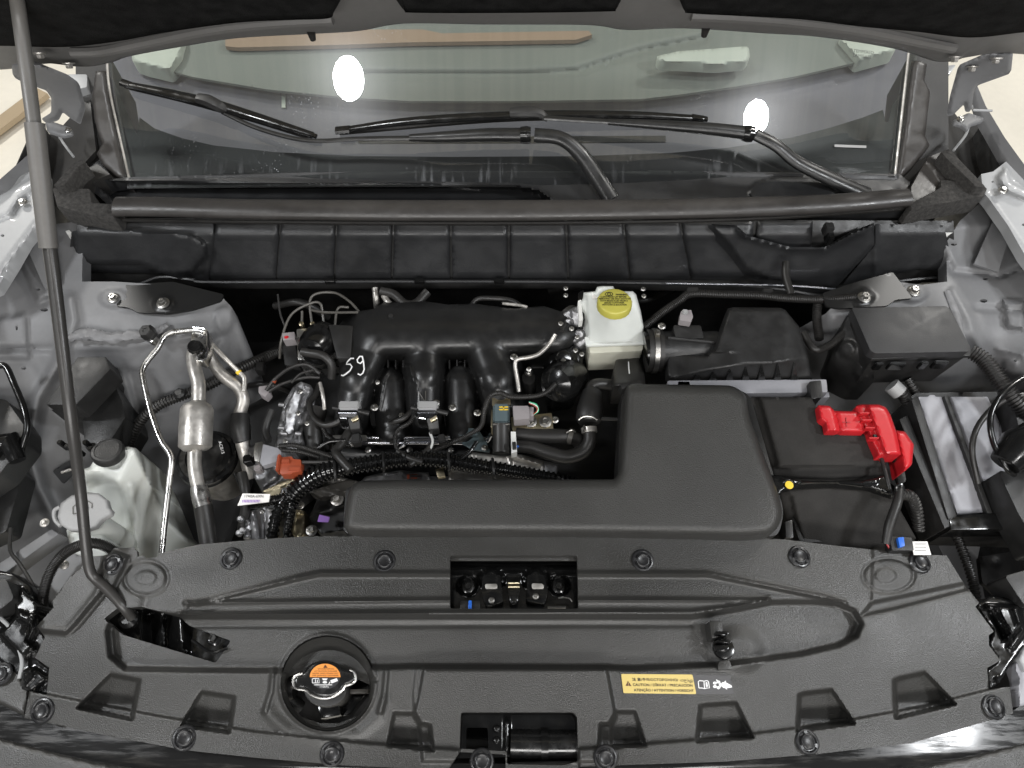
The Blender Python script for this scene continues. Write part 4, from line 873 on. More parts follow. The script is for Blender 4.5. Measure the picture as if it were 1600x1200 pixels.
for i in range(3): part('tag_print', flat_me(stroke([(1430, 850+i*5), (1447, 850+i*5)], 1.2), .0021), 'grey_plastic', nc, smooth=0)
part('wire', tube([(1384, 846, .0), (1392, 860, -.005)], 1.8, 6, 3), 'red_plastic', nc)
link('corrugated_hose', tube([(1402, 772, .0), (1422, 775, -.01), (1432, 795, -.03), (1436, 830, -.05)], 9, 12, 8, corr=.006), 'rubber', label='black corrugated hose curving down beside the battery sensor lead', cat='hose')

# ================================================================ AIR CLEANER
acn = thing('air_cleaner', 'black ribbed air cleaner housing with grey metal base flange', 'air cleaner', (1180, 560, -.05))
out = [(1137, 482), (1145, 480), (1220, 481), (1227, 484), (1248, 509), (1263, 558), (1269, 592), (1050, 594), (1043, 586), (1043, 556), (1050, 552), (1106, 556), (1113, 546), (1126, 512)]
crest = [(1059, 588), (1110, 576), (1167, 566), (1210, 566), (1263, 558)]
ctrl = [(1140, 484, .02), (1225, 484, .02), (1190, 520, .022), (1245, 520, .01), (1260, 556, .012), (1167, 562, .012), (1200, 562, .013), (1130, 520, -.005), (1110, 552, -.02), (1110, 570, .0), (1060, 560, -.02), (1062, 584, -.012),
        (1100, 592, -.05), (1180, 592, -.05), (1265, 592, -.05), (1170, 576, .0), (1250, 572, .0), (1045, 594, -.04)]
feats = []
def zac(X, Y):
    cy_ = np.interp(X, [1040, 1059, 1110, 1167, 1210, 1263, 1280], [591, 588, 577, 567, 566, 558, 556])
    top = np.where(Y < 484, .018, .022-.00008*(Y-484)) - .016*sm((X-1225)/45)
    shelf = -.012-.0001*(Y-560)
    wall = np.interp(Y, [480, 546, 560], [1132, 1110, 1090])
    t = sm((X-wall+2)/14)
    z = np.where(Y > 552, shelf+(top-shelf)*sm((X-1052)/110), shelf*2.2+(top-shelf*2.2)*t)
    d = np.maximum(0, Y-cy_)/np.maximum(4, 592-cy_)
    return z-(z+.024)*np.clip(d, 0, 1)**1.1
part('upper_housing', sheet(out, zac, 3.4, (), feats, rnd=(4, .004), skirt=.02, crease=[crest[:-1]+[(1256, 559)]]), 'black_plastic', acn)
for x, y in zip((1089, 1114, 1140, 1165, 1190, 1215, 1241), (587, 583, 579, 575, 571, 570, 568)):
    part('rib', prism([(x-1, y-2, float(zac(np.array([x*1.]), np.array([y*1.]))[0])+.004), (x+1, y-2, float(zac(np.array([x*1.]), np.array([y*1.]))[0])+.004), (x+6, 593, -.018), (x-5, 593, -.018)], .02, bev=.0004), 'body_black', acn)  # real fins; the darker plastic puts their shaded sides into the colour
part('flange', prism([(1043, 594), (1292, 592), (1294, 613), (1043, 616)], .02, -.020, bev=.003), 'dull_metal' if False else 'plate_metal', acn)
part('flange', prism([(1040, 612), (1296, 612), (1297, 621), (1040, 624)], .05, -.038, bev=.003), 'plate_metal', acn)
part('clip', prism(rounded([(1264, 596), (1283, 594), (1286, 620), (1268, 624)], 3), .04, -.008, bev=.004), 'black_plastic', acn)
part('clip', prism(rounded([(1059, 596), (1078, 596), (1078, 604), (1059, 604)], 2), .03, -.02, bev=.002), 'gloss_black', acn)
part('intake_neck', tube([(1024, 548, -.03), (1050, 546, -.03), (1085, 545, -.03), (1120, 544, -.03)], [31, 29, 28, 28], 24, 4, flat=.9), 'satin_plastic', acn)
part('neck_ridge', tube([(1044, 528, .0), (1115, 535, .0)], 3, 8, 3), 'black_plastic', acn)
part('hose_clamp', tube([(1018, 548, -.03), (1025, 548, -.03)], [35.5, 35.5], 32, 3), 'zinc', acn)
part('hose_collar', tube([(1010, 548, -.03), (1033, 548, -.03)], [34, 33], 32, 3), 'rubber', acn)
bolt(acn, (1034, 510, .01), 6)
part('clamp_screw', box((1028, 518, .008), 8, 10, .008), 'zinc', acn)
part('sensor_base', prism(rounded([(1052, 508), (1095, 508), (1100, 528), (1056, 530)], 3), .03, .002, bev=.003), 'black_plastic', acn)
part('sensor_plug', prism(rounded([(1064, 486), (1080, 484), (1083, 495), (1080, 503), (1062, 500)], 1.5), .015, .02, bev=.002), 'grey_connector', acn)
part('plug_latch', box((1071, 486, .025), 9, 8, .008), 'grey_plastic', acn)
link('intake_bellows', tube([(1015, 548, -.03), (1008, 549, -.031)], [32, 31], 24, 3), 'gloss_black', label='black end of the intake hose left of the bright clamp band', cat='hose')
hn = thing('rear_harness', 'black taped wiring harness along the rear of the bay above the air cleaner', 'wiring harness', (1200, 460, 0))
part('conduit', tube([(1006, 512, -.02), (1035, 488, -.01), (1062, 470, 0), (1080, 459, .005), (1130, 460, .008), (1190, 462, .008), (1230, 466, .008), (1290, 468, .01), (1340, 465, .015), (1350, 478, .0)], 6.5, 12, 8, corr=.003), 'rubber', hn)
part('branch', tube([(1228, 410, .02), (1228, 432, .015), (1236, 460, .012)], 6, 10, 6), 'rubber', hn)
part('clamp', box((1083, 452, .012), 18, 9, .012), 'black_plastic', hn); part('clamp', box((1200, 453, .016), 16, 7, .012), 'black_plastic', hn)
part('branch', tube([(1278, 472, .005), (1276, 495, -.02), (1280, 530, -.06)], 7, 12, 8, corr=.004), 'rubber', hn)
part('branch', tube([(1255, 520, -.04), (1272, 545, -.04), (1295, 540, -.04), (1320, 520, -.03)], 6, 10, 6), 'rubber', hn)
link('trim_edge', tube([(1040, 443, -.03), (1220, 446, -.03), (1320, 453, -.025)], 1.8, 6, 6), 'chrome', label='thin bright metal edge line below the cowl wall', cat='edge strip')

# ================================================================ BRAKE RESERVOIR
br = thing('brake_fluid_reservoir', 'white brake fluid reservoir with yellow cap at the rear of the bay', 'reservoir', (959, 520, -.04))
out = [(912, 457), (930, 455), (933, 448), (940, 447), (958, 447), (962, 455), (989, 455), (994, 460), (1001, 485), (1006, 512), (1009, 531), (1006, 536), (920, 539), (917, 533), (912, 500), (906, 497), (903, 488), (905, 474), (911, 466)]
part('upper_tank', sheet(out, [(920, 458, .03), (990, 458, .03), (950, 495, .028), (930, 535, -.03), (1000, 533, -.03), (960, 515, .004), (906, 490, -.01)], 3, (), [f_poly([(900, 460), (917, 462), (920, 535), (900, 535)], -.006, 5)], rnd=(5, .006), skirt=.02), 'white_tank', br)
part('lower_tank', prism(rounded([(918, 528), (1006, 526), (1004, 548), (922, 552)], 3), .06, -.038, bev=.004), 'amber_tank', br)
part('flange', prism(rounded([(913, 526), (1010, 524), (1009, 537), (916, 540)], 3), .005, -.030, bev=.0015), 'white_tank', br)
capo = part('cap', lathe((959, 480, .034), [(26, 0), (27, 1), (27, 12), (26, 14), (24, 15), (1, 15)], 40, (0, .16, 1), wave=(20, .010)), 'yellow_cap', br)
capn = Vector((0, .16, 1)).normalized(); cc = P(959, 480, .034)+capn*(15.4*S(959, 480, .034))
def capsurf(X, Y): return PP(X, Y, np.array(cc), np.array(capn), .0002)
lines = [('WARNING', 962, 461.5, 3.6), ('CLEAN FILLER CAP BEFORE', 938, 464.8, 3.2), ('REMOVING USE ONLY DOT3 OR', 936, 467.9, 3.2), ('DOT4 BRAKE FLUID FROM A', 938, 471, 3.2), ('SEALED CONTAINER', 944, 474.1, 3.2), ('NETTOYER LE BOUCHON', 941, 477.2, 3.1)]
for s_, x, y, z_ in lines: part('cap_print', text_me(s_, x, y, z_, 0, surf=capsurf, sxy=1.05, bold=.02), 'black_ink', capo, smooth=0)
ring = [[(951.5+6*math.cos(a), 459.5+3*math.sin(a)) for a in np.linspace(0, 2*math.pi, 17)], [(951.5+2.6*math.cos(a), 459.5+1.8*math.sin(a)) for a in np.linspace(0, 2*math.pi, 13)]]
vs = []; fs = []
for p_ in ring:
    for q4 in stroke(p_, .9):
        n0 = len(vs); A = np.array(q4); W = capsurf(A[:, 0], A[:, 1]); vs += [tuple(w_) for w_ in W]; fs.append([n0, n0+1, n0+2, n0+3])
me = bpy.data.meshes.new('m'); me.from_pydata(vs, [], fs); part('cap_print', me, 'black_ink', capo, smooth=0)
part('side_tab', prism(rounded([(903, 470), (908, 468), (911, 500), (905, 501)], 1), .02, .0, bev=.001), 'white_plastic', br)
part('label', prism([(925, 457), (938, 456), (932, 466), (926, 467)], .0008, .0315, bev=0), 'label_white', br)
mcb = thing('master_cylinder', 'dark metal master cylinder and bracket beside the white reservoir', 'cylinder', (900, 500, -.05))
part('cylinder', tube([(888, 486, -.07), (900, 505, -.07), (912, 525, -.07)], [14, 16, 15], 16, 5), 'dull_rod', mcb)
part('bracket', prism([(903, 458), (912, 452), (914, 500), (906, 505)], .05, -.01, bev=.001), 'gloss_black', mcb)
for x, y in ((884, 451), (884, 462), (1005, 452), (1006, 463)): bolt(mcb, (x, y, -.03), 4)

# ================================================================ INTAKE MANIFOLD
mani = thing('intake_manifold', 'black plastic intake manifold with three fat runners, hand marked in white', 'intake manifold', (700, 560, -.1))
def capz(caps, base):
    def f(X, Y):
        s = np.full(X.shape, base); 
        for (x0, y0, z0, r0), (x1, y1, z1, r1) in caps:
            vx, vy = x1-x0, y1-y0; L = vx*vx+vy*vy+1e-9
            t = np.clip(((X-x0)*vx+(Y-y0)*vy)/L, 0, 1); d = np.hypot(X-x0-t*vx, Y-y0-t*vy); r = r0+(r1-r0)*t; zz = z0+(z1-z0)*t
            q = d/r; prof = np.where(q < 1, np.sqrt(np.maximum(0, 1-q*q))*r*.001, -(q-1)*r*.004)
            h = zz+prof; k = .010
            m_ = np.clip(.5+.5*(h-s)/k, 0, 1); s = s*(1-m_)+h*m_+k*m_*(1-m_)
        return np.maximum(s, base)
    return f
caps = [((590, 516, -.055, 42), (870, 512, -.06, 40)), ((575, 520, -.06, 36), (600, 520, -.06, 36)),
        ((584, 525, -.055, 32), (556, 585, -.060, 31)), ((556, 585, -.060, 31), (546, 645, -.078, 27)),
        ((662, 530, -.055, 30), (662, 580, -.060, 29)), ((662, 580, -.060, 29), (662, 645, -.078, 25)),
        ((755, 525, -.055, 34), (776, 585, -.060, 31)), ((776, 585, -.060, 31), (788, 640, -.078, 27)),
        ((608, 596, -.078, 23), (612, 670, -.098, 25)), ((719, 592, -.078, 22), (722, 670, -.098, 25)),
        ((575, 494, -.055, 22), (700, 488, -.052, 22)), ((700, 488, -.052, 22), (860, 494, -.055, 22)), ((820, 500, -.05, 26), (880, 505, -.06, 24))]
out = [(562, 486), (585, 482), (600, 472), (660, 470), (700, 476), (740, 474), (800, 482), (850, 478), (880, 488), (905, 520), (870, 552), (850, 560), (862, 600), (850, 668), (820, 700), (530, 700), (520, 668), (530, 600), (530, 560), (520, 520), (536, 500)]
feats = [f_line([(592, 640), (600, 590), (612, 572), (640, 572), (648, 600), (648, 650)], .006, 3.0), f_line([(694, 640), (697, 590), (705, 572), (732, 572), (748, 590), (758, 640)], .006, 3.0)]
part('body', sheet(out, capz(caps, -.14), 3, (), feats, skirt=.03), 'manifold_plastic', mani)
for x in (606, 618, 630, 702, 714, 726): part('fin', prism([(x-1, 562), (x+1, 562), (x+1, 574), (x-1, 574)], .02, -.064, bev=.0005), 'black_plastic', mani)
# 59 written by hand in white, N moulded on the middle runner
mz = capz(caps, -.14)
def mark(paths, w_, lift, m_, nm):
    me = flat_me(sum([stroke(p_, w_) for p_ in paths], []), lambda X, Y: mz(X, Y), lift); part(nm, me, m_, mani, smooth=0)
S5 = [[(553, 560), (548, 560), (543, 565), (541, 569), (547, 569), (550, 573), (547, 579), (541, 584), (536, 587), (533, 586)], [(567, 557), (562, 557), (558, 562), (559, 566), (563, 568), (567, 564)], [(566, 557), (568, 566), (569, 577), (567, 583), (563, 586), (559, 584)]]
mark(S5, 2.2, .006, 'white_ink', 'hand_mark')
mark([[(654, 629), (654, 612)], [(654, 612), (665, 629)], [(665, 629), (665, 611)]], 1.5, .003, 'dull_rod', 'moulded_mark')
part('flange', prism(rounded([(575, 636), (608, 632), (612, 660), (580, 666)], 4), .04, -.095, bev=.003), 'black_plastic', mani)
part('flange', prism(rounded([(690, 634), (725, 632), (730, 668), (696, 668)], 4), .04, -.095, bev=.003), 'black_plastic', mani)
for x, y in ((557, 632), (585, 637), (681, 630), (707, 637), (627, 650), (746, 645), (803, 558)): bolt(mani, (x, y, -.045 if y < 640 else -.075), 6.5)
def ballstud(x, y, z):
    o = part('ball_stud', lathe((x, y, z), [(6, 0), (7, 3), (5, 6), (2.6, 7), (2.4, 11), (4.2, 13), (4.8, 16), (3.6, 19.5), (1, 20.5)], 14, (0, -.25, 1)), 'zinc', mani)
ballstud(593, 602, -.075); ballstud(826, 582, -.075)
part('stud_post', prism(ell(593, 610, 12, 12, 12), .05, -.08, bev=.002, taper=1.2), 'black_plastic', mani)
part('stud_post', prism(ell(826, 590, 11, 11, 12), .05, -.08, bev=.002, taper=1.2), 'black_plastic', mani)
part('top_nozzle', lathe((612, 500, -.03), [(14, 0), (14, 4), (5, 6), (4, 12), (1, 12)], 16), 'satin_plastic', mani)

# ================================================================ SOLENOID VALVES
def solenoid(x, y, z, label, rot=0.0):
    t = thing('solenoid_valve', label, 'valve', (x, y, z), 'solenoid valves on the manifold')
    part('coil_body', box((x, y-8, z), 32, 14, .022, rot, .002), 'grey_plastic', t)
    part('metal_bracket', box((x-2, y+2, z-.004), 30, 8, .018, rot, .001), 'chrome', t)
    part('coil_body', box((x, y+11, z-.012), 30, 14, .03, rot, .002), 'gloss_black', t)
    part('nozzle', tube([(x-14, y-1, z-.008), (x-25, y-3, z-.008)], 3.6, 10, 2), 'black_plastic', t)
    part('nozzle', tube([(x+15, y+2, z-.008), (x+32, y+6, z-.01)], 4, 10, 2), 'black_plastic', t)
    part('plug', prism([(x-2, y+14, z-.008), (x+16, y+10, z-.008), (x+18, y+30, z-.02), (x+2, y+32, z-.02)], .02, bev=.002), 'black_plastic', t)
    part('plug_latch', prism([(x+3, y+15, z-.005), (x+14, y+8, z-.005), (x+15, y+15, z-.007), (x+6, y+19, z-.007)], .006, bev=.001), 'gold_zinc', t)
    part('hose_joint', tube([(x-13, y+13, z-.006), (x-3, y+14, z-.006)], 1.4, 6, 2), 'chrome', t)
    return t
solenoid(545, 640, -.02, 'solenoid valve with bright bracket at the foot of the left runner')
solenoid(668, 640, -.02, 'solenoid valve with bright bracket at the foot of the middle runner')

pv = thing('purge_valve', 'purge valve with grey connector on a gold plated bracket at the right of the manifold', 'valve', (800, 650, -.1))
part('bracket', prism(rounded([(798, 652), (862, 645), (865, 672), (800, 672)], 2), .006, -.055, bev=.001), 'gold_zinc', pv)
part('bracket', prism(rounded([(769, 622), (797, 620), (798, 632), (769, 634)], 1), .01, -.045, bev=.001), 'gold_zinc', pv)
part('bracket', prism([(767, 640), (771, 640), (771, 668), (767, 668)], .03, -.04, bev=.0005), 'gold_zinc', pv)
part('valve_body', box((783, 645, -.03), 26, 34, .03, 0, .003), 'teal_plastic', pv)
part('valve_rim', box((783, 662, -.028), 28, 4, .03, 0, .001), 'zinc', pv)
part('connector', prism(rounded([(801, 634), (826, 634), (828, 654), (803, 656)], 2), .024, -.022, bev=.002), 'grey_connector', pv)
part('connector', prism(rounded([(824, 636), (834, 636), (834, 650), (826, 650)], 1), .02, -.026, bev=.001), 'grey_connector', pv)
part('pipe_body', tube([(783, 664, -.04), (783, 684, -.045), (783, 708, -.05)], [13.5, 13, 13.5], 18, 3), 'rubber', pv)
part('printed_mark', flat_me([[(780, 635), (794, 635), (794, 637), (780, 637)], [(786, 635), (788, 635), (788, 640), (786, 640)], [(780, 639), (794, 639), (794, 641), (780, 641)]], -.0296), 'yellow_paint', pv, smooth=0)
bolt(pv, (829, 659, -.052), 10); bolt(pv, (852, 659, -.052), 10); bolt(pv, (867, 656, -.06), 6)
for i, (mn, dy) in enumerate((('green_paint', 0), ('white_plastic', 2), ('orange_plastic', 4))):
    part('wire', tube([(827, 628+dy*.5, -.02), (838, 632+dy, -.015), (841-dy*.5, 642, -.02), (833, 648, -.028)], 1.0, 6, 6), mn, pv)
part('clamp', prism([(798, 674), (806, 674), (808, 706), (799, 708)], .02, -.03, bev=.001), 'white_plastic', pv)
part('clamp', prism([(800, 690), (806, 690), (807, 700), (801, 700)], .01, -.022, bev=.001), 'black_plastic', pv)
part('blue_mark', box((809, 697, -.03), 4, 4, .004), 'blue_plastic', pv)

# fuel rails
fl = thing('fuel_rail', 'pair of bright chrome rails running across the foot of the manifold', 'fuel rail', (660, 688, -.1))
part('rail', tube([(520, 683, -.095), (600, 684, -.095), (700, 684, -.095), (755, 685, -.095), (768, 676, -.08)], 3.0, 10, 5), 'chrome', fl)
part('rail', tube([(530, 691, -.09), (600, 692, -.09), (700, 692, -.09), (755, 692, -.09), (768, 680, -.075)], 3.0, 10, 5), 'chrome', fl)
part('branch_pipe', tube([(622, 700, -.09), (632, 695, -.085), (640, 688, -.085), (700, 687, -.085)], 2.6, 8, 5), 'chrome', fl)
part('bracket', prism(rounded([(520, 680), (545, 679), (573, 680), (573, 690), (524, 690)], 2), .004, -.088, bev=.0005), 'zinc', fl)
part('bracket', prism(rounded([(716, 669), (748, 672), (760, 690), (766, 706), (740, 703), (722, 694)], 3), .004, -.085, bev=.0005), 'teal_plastic', fl)
part('bracket', prism(rounded([(716, 669), (740, 669), (748, 680), (716, 681)], 2), .006, -.075, bev=.0005), 'teal_plastic', fl)
bolt(fl, (757, 700, -.08), 5); bolt(fl, (551, 694, -.085), 5)

# small pipe over the right runner
link('breather_pipe', tube([(868, 522, -.0), (858, 538, -.01), (842, 553, -.015), (828, 558, -.015), (808, 562, -.02), (805, 572, -.025), (808, 590, -.035), (811, 612, -.045)], 3.4, 10, 6), 'dull_metal', label='thin bent metal breather pipe over the right runner', cat='pipe')

# ================================================================ THROTTLE BODY, VALVE AND HOSES
tb = thing('throttle_body', 'cast metal throttle body left of the brake fluid reservoir', 'throttle body', (895, 500, -.1))
part('casting', sheet(rounded([(878, 490), (900, 478), (916, 485), (920, 535), (905, 548), (885, 530), (872, 515)], 5), [(895, 500, -.03), (915, 530, -.05), (875, 520, -.05)], 3, (), [f_disc(888, 505, 7, .01, 3), f_disc(905, 522, 8, .012, 3), f_disc(897, 530, 6, .01, 3), f_poly([(893, 484), (912, 490), (908, 512), (892, 508)], .008, 3)], rnd=(5, .006), skirt=.05), 'cast_metal', tb)
bolt(tb, (893, 514, -.02), 4); bolt(tb, (876, 506, -.02), 4); bolt(tb, (902, 527, -.03), 4)
va = thing('control_valve', 'glossy black round control valve with ringed cap right of the manifold', 'valve', (870, 590, -.1))
part('housing', sheet(rounded([(855, 560), (875, 540), (900, 538), (912, 552), (908, 590), (898, 615), (860, 620)], 8), [(880, 555, -.05), (900, 600, -.08)], 4, (), [f_disc(882, 560, 16, .012, 6)], rnd=(7, .008), skirt=.06), 'gloss_black', va)
part('round_cap', sweep([P(*q) for q in ((888, 590, -.09), (880, 594, -.06), (879, 595, -.056), (876, 597, -.05), (872, 599, -.035), (870, 600, -.030), (865, 603, -.026))], [.036, .037, .035, .036, .030, .026, .010], 28), 'gloss_black', va)
for x, y in ((899, 548), (880, 564), (909, 554)): bolt(va, (x, y, -.035), 4)
hs = thing('vacuum_hose', 'twisted black sheathed cable curving from the ringed valve to the grey connector', 'cable', (800, 620, -.05))
part('hose', tube([(868, 600, -.015), (855, 612, -.015), (835, 619, -.02), (800, 620, -.02), (780, 614, -.02), (765, 620, -.025), (757, 640, -.03), (752, 665, -.05), (735, 678, -.06), (700, 694, -.07), (660, 710, -.075)], [4, 4, 4, 4.4, 4.4, 4.4, 4.4, 4.2, 4, 4, 4], 10, 9, corr=.003), 'rubber', hs)
link('vacuum_hose', tube([(540, 648, -.06), (526, 660, -.065), (505, 664, -.07), (488, 650, -.075), (484, 630, -.08), (494, 615, -.09), (500, 600, -.09)], 5, 12, 7), 'rubber', label='black rubber hose looping left of the left solenoid valve', cat='hose')
link('vacuum_hose', tube([(644, 642, -.065), (630, 654, -.065), (610, 662, -.075), (598, 672, -.085), (596, 695, -.1)], 4.6, 12, 7), 'rubber', label='plain black hose from the middle solenoid valve down to the rails', cat='hose')
link('sheathed_cable', tube([(650, 645, -.06), (640, 660, -.06), (622, 672, -.07), (617, 690, -.08), (622, 706, -.085)], 3.6, 10, 7, corr=.003), 'rubber', label='ribbed sheathed cable beside the plain hose below the middle solenoid valve', cat='cable')
link('sheathed_cable', tube([(504, 668, -.08), (512, 682, -.085), (530, 692, -.085), (548, 698, -.085)], 4, 10, 7, corr=.003), 'rubber', label='ribbed sheathed cable passing under the left solenoid valve', cat='cable')
link('sensor_wire', tube([(672, 676, -.06), (676, 690, -.055), (670, 704, -.055), (655, 714, -.065)], 2, 8, 6), 'white_plastic', label='thin white wire below the middle solenoid valve', cat='wire')
link('coolant_hose', tube([(806, 678, -.06), (840, 681, -.06), (878, 682, -.06), (902, 686, -.07), (908, 700, -.08)], [10, 11, 12, 12, 10], 16, 7), 'rubber', label='upper black coolant hose right of the purge valve', cat='hose')
link('coolant_hose', tube([(806, 697, -.06), (830, 699, -.06), (858, 708, -.062), (885, 714, -.064), (910, 706, -.062), (921, 690, -.055), (921, 672, -.05)], [10, 10, 11, 11, 11, 10.5, 10], 16, 7), 'rubber', label='lower black coolant hose curving up to the vertical canister', cat='hose')
part_ = thing('hose_clamp', 'pale spring clamp on the lower coolant hose at the canister', 'clamp', (919, 672, -.05))
part('ring', tube([(921, 676, -.05), (920, 668, -.048)], [12.5, 12.5], 16, 2), 'dull_metal', part_); part('ear', box((913, 668, -.035), 3, 10, .01), 'zinc', part_)
part_ = thing('hose_clamp', 'pale spring clamp on the upper coolant hose', 'clamp', (892, 676, -.05))
part('ring', tube([(888, 681, -.06), (895, 683, -.06)], [12.8, 12.8], 16, 2), 'dull_rod', part_); part('ear', tube([(885, 676, -.045), (893, 672, -.04), (899, 675, -.045)], 1.3, 6, 4), 'zinc', part_)
part_ = thing('valve_canister', 'black upright canister with metal rim beside the L shaped cover', 'canister', (922, 640, -.06))
part('canister_body', sweep([P(*q) for q in ((925, 612, -.05), (922, 640, -.05), (919, 656, -.05), (919, 661, -.05))], [.016, .022, .021, .016], 20), 'black_plastic', part_)
part('rim', tube([(904, 656, -.035), (912, 651, -.03), (924, 651, -.03), (933, 656, -.035)], 1.4, 6, 5), 'zinc', part_)
part('top_hose', tube([(925, 615, -.05), (923, 605, -.05), (935, 600, -.05), (960, 602, -.06)], 9, 12, 6), 'rubber', part_)
part('side_pipe', tube([(936, 654, -.05), (965, 655, -.05)], 3, 8, 2), 'black_plastic', part_)
ib = thing('intake_boot', 'matte black rubber boot with a white chalk tick under the brake reservoir', 'boot', (985, 580, -.05))
part('boot', sheet(rounded([(962, 562), (975, 558), (1000, 558), (1006, 575), (1009, 605), (957, 606), (958, 580)], 4), [(980, 570, -.055), (980, 600, -.02)], 4, (), [], rnd=(10, .014), skirt=.06), 'rubber', ib)
part('chalk_mark', flat_me(stroke([(982, 565), (982.5, 575), (983.5, 584)], 1.8), lambda X, Y: idw([(980, 570, -.055), (980, 600, -.02)])(X, Y), .0012), 'white_ink', ib, smooth=0)

# ================================================================ ABS UNIT AND PIPES
ab = thing('brake_modulator', 'metal brake modulator block with black round motor at rear left', 'brake modulator', (490, 530, -.1))
part('block', prism([(463, 514), (512, 510), (540, 512), (538, 560), (465, 562)], .06, -.05, bev=.002), 'aluminium', ab)
part('motor', sweep([P(*q) for q in ((505, 530, -.07), (497, 540, -.05), (492, 545, -.04), (487, 550, -.032), (485, 552, -.03))], [.034, .034, .031, .022, .008], 26), 'gloss_black', ab)
part('black_cover', prism([(512, 506), (552, 508), (548, 560), (526, 560)], .06, -.03, bev=.004), 'black_plastic', ab)
for pts in (([(437, 560, -.1), (440, 530, -.07), (455, 492, -.05), (485, 474, -.04), (500, 474, -.04), (504, 490, -.05), (506, 512, -.06)]), ([(488, 512, -.06), (486, 465, -.04), (520, 457, -.04), (545, 470, -.04), (562, 488, -.05)]),
            ([(472, 512, -.06), (472, 486, -.05)]), ([(523, 510, -.05), (528, 482, -.04), (545, 480, -.04)]), ([(484, 484, -.05), (510, 488, -.04), (560, 488, -.04)])):
    part('brake_pipe', tube(pts, 2.0, 8, 6), 'dull_rod', ab)
for x in (472, 489, 507): part('pipe_nut', lathe((x, 508, -.05), [(4, -4), (4, 5), (2, 6)], 6), 'gold_zinc', ab)
link('motor_hose', tube([(472, 550, -.02), (485, 552, -.018), (505, 556, -.018), (518, 570, -.03), (518, 590, -.05)], 6.5, 12, 7), 'rubber', label='black hose curling out from the round brake modulator motor', cat='hose')
cn = thing('sensor_connector', 'small grey connector with red dot on a black bracket at rear left', 'connector', (448, 525, -.08))
part('shell', prism([(440, 520), (460, 518), (461, 530), (442, 532)], .02, -.06, bev=.002), 'grey_connector', cn)
part('red_dot', box((447, 526, -.058), 7, 5, .004), 'red_plastic', cn)
part('bracket', prism([(440, 532), (460, 531), (468, 575), (445, 570)], .01, -.08, bev=.001), 'black_plastic', cn)
part('cable', tube([(434, 460, -.04), (438, 490, -.05), (446, 512, -.06)], 1.6, 6, 6), 'rubber', cn)
for pts, lab in (([(490, 458, -.06), (500, 450, -.06), (520, 446, -.06)], 0), ([(587, 456, -.05), (588, 480, -.06)], 0), ([(604, 462, -.05), (612, 482, -.06)], 0)): pass
ph = thing('heater_pipe', 'pair of dull metal heater pipes standing behind the manifold', 'pipe', (600, 475, -.1))
part('pipe', tube([(586, 450, -.05), (588, 470, -.06), (590, 490, -.09)], 5, 12, 4), 'dull_metal', ph)
part('pipe', tube([(600, 462, -.05), (608, 474, -.05), (625, 484, -.06)], 5, 12, 4), 'dull_metal', ph)
part('hose', tube([(595, 455, -.045), (615, 460, -.045), (632, 474, -.05), (650, 474, -.05), (668, 456, -.045)], 7, 12, 6), 'rubber', ph)
part('clamp', tube([(624, 478, -.038), (632, 484, -.036), (640, 484, -.036)], 1.4, 6, 4), 'gold_zinc', ph)
rh = thing('rear_hose', 'black hose with a metal tube end lying behind the manifold', 'hose', (800, 470, -.08))
part('hose', tube([(735, 480, -.05), (745, 468, -.045), (765, 466, -.04), (800, 470, -.04), (830, 488, -.04), (868, 492, -.04), (882, 500, -.03), (878, 518, -.02)], 4, 10, 7), 'rubber', rh)
part('metal_end', tube([(785, 474, -.03), (812, 477, -.03), (824, 480, -.03)], 2.4, 8, 4), 'dull_metal', rh)

# ================================================================ ENGINE CASTINGS
en = thing('engine_block', 'engine with bare aluminium castings showing below and left of the manifold', 'engine', (600, 740, -.3))
def caster(nm, pts, z, feats=(), m_='cast_metal', step=4, skirt=.06, rnd=(3, .004)): return part(nm, sheet(rounded(pts, 2), z, step, (), feats, rnd=rnd, skirt=skirt), m_, en)
caster('timing_cover', [(428, 704), (436, 660), (444, 628), (458, 604), (470, 596), (486, 602), (492, 622), (494, 650), (482, 672), (470, 705), (440, 712)], [(450, 650, -.08), (480, 610, -.08), (450, 700, -.1)],
       [f_poly([(447, 640), (462, 606), (474, 612), (456, 690), (442, 692)], .010, 3), f_line([(452, 700), (470, 650), (484, 610)], .006, 3), f_disc(437, 632, 6, .010, 3), f_disc(436, 664, 6, .010, 3), f_disc(440, 676, 5, .012, 3), f_disc(482, 604, 6, .010, 3), f_poly([(468, 640), (488, 638), (486, 662), (470, 664)], .008, 3)])
for x, y in ((436, 632), (436, 668), (440, 677), (462, 677)): part('casting_bolt', tube([(x, y, -.06), (x+9, y+1, -.06)], 3.2, 8, 2), 'cast_metal', en)
caster('cover_flange', [(433, 684), (470, 672), (474, 690), (460, 704), (430, 702)], -.075, [f_line([(455, 676), (450, 700)], -.006, 3), f_line([(463, 676), (461, 700)], -.006, 3)])
caster('cam_housing', [(395, 742), (420, 716), (470, 720), (500, 735), (480, 760), (440, 790), (410, 770)], [(430, 750, -.12), (480, 740, -.11)], [f_disc(425, 745, 9, .012, 4), f_disc(452, 760, 8, .010, 4), f_line([(410, 760), (450, 730), (490, 740)], .008, 4)])
part('gold_gasket', sheet([(410, 768), (440, 752), (468, 745), (462, 752), (440, 762), (436, 778), (420, 782)], -.085, 4, (), [f_line([(412, 768), (440, 756), (468, 746)], .004, 3)], skirt=.004), 'gold_zinc', en)
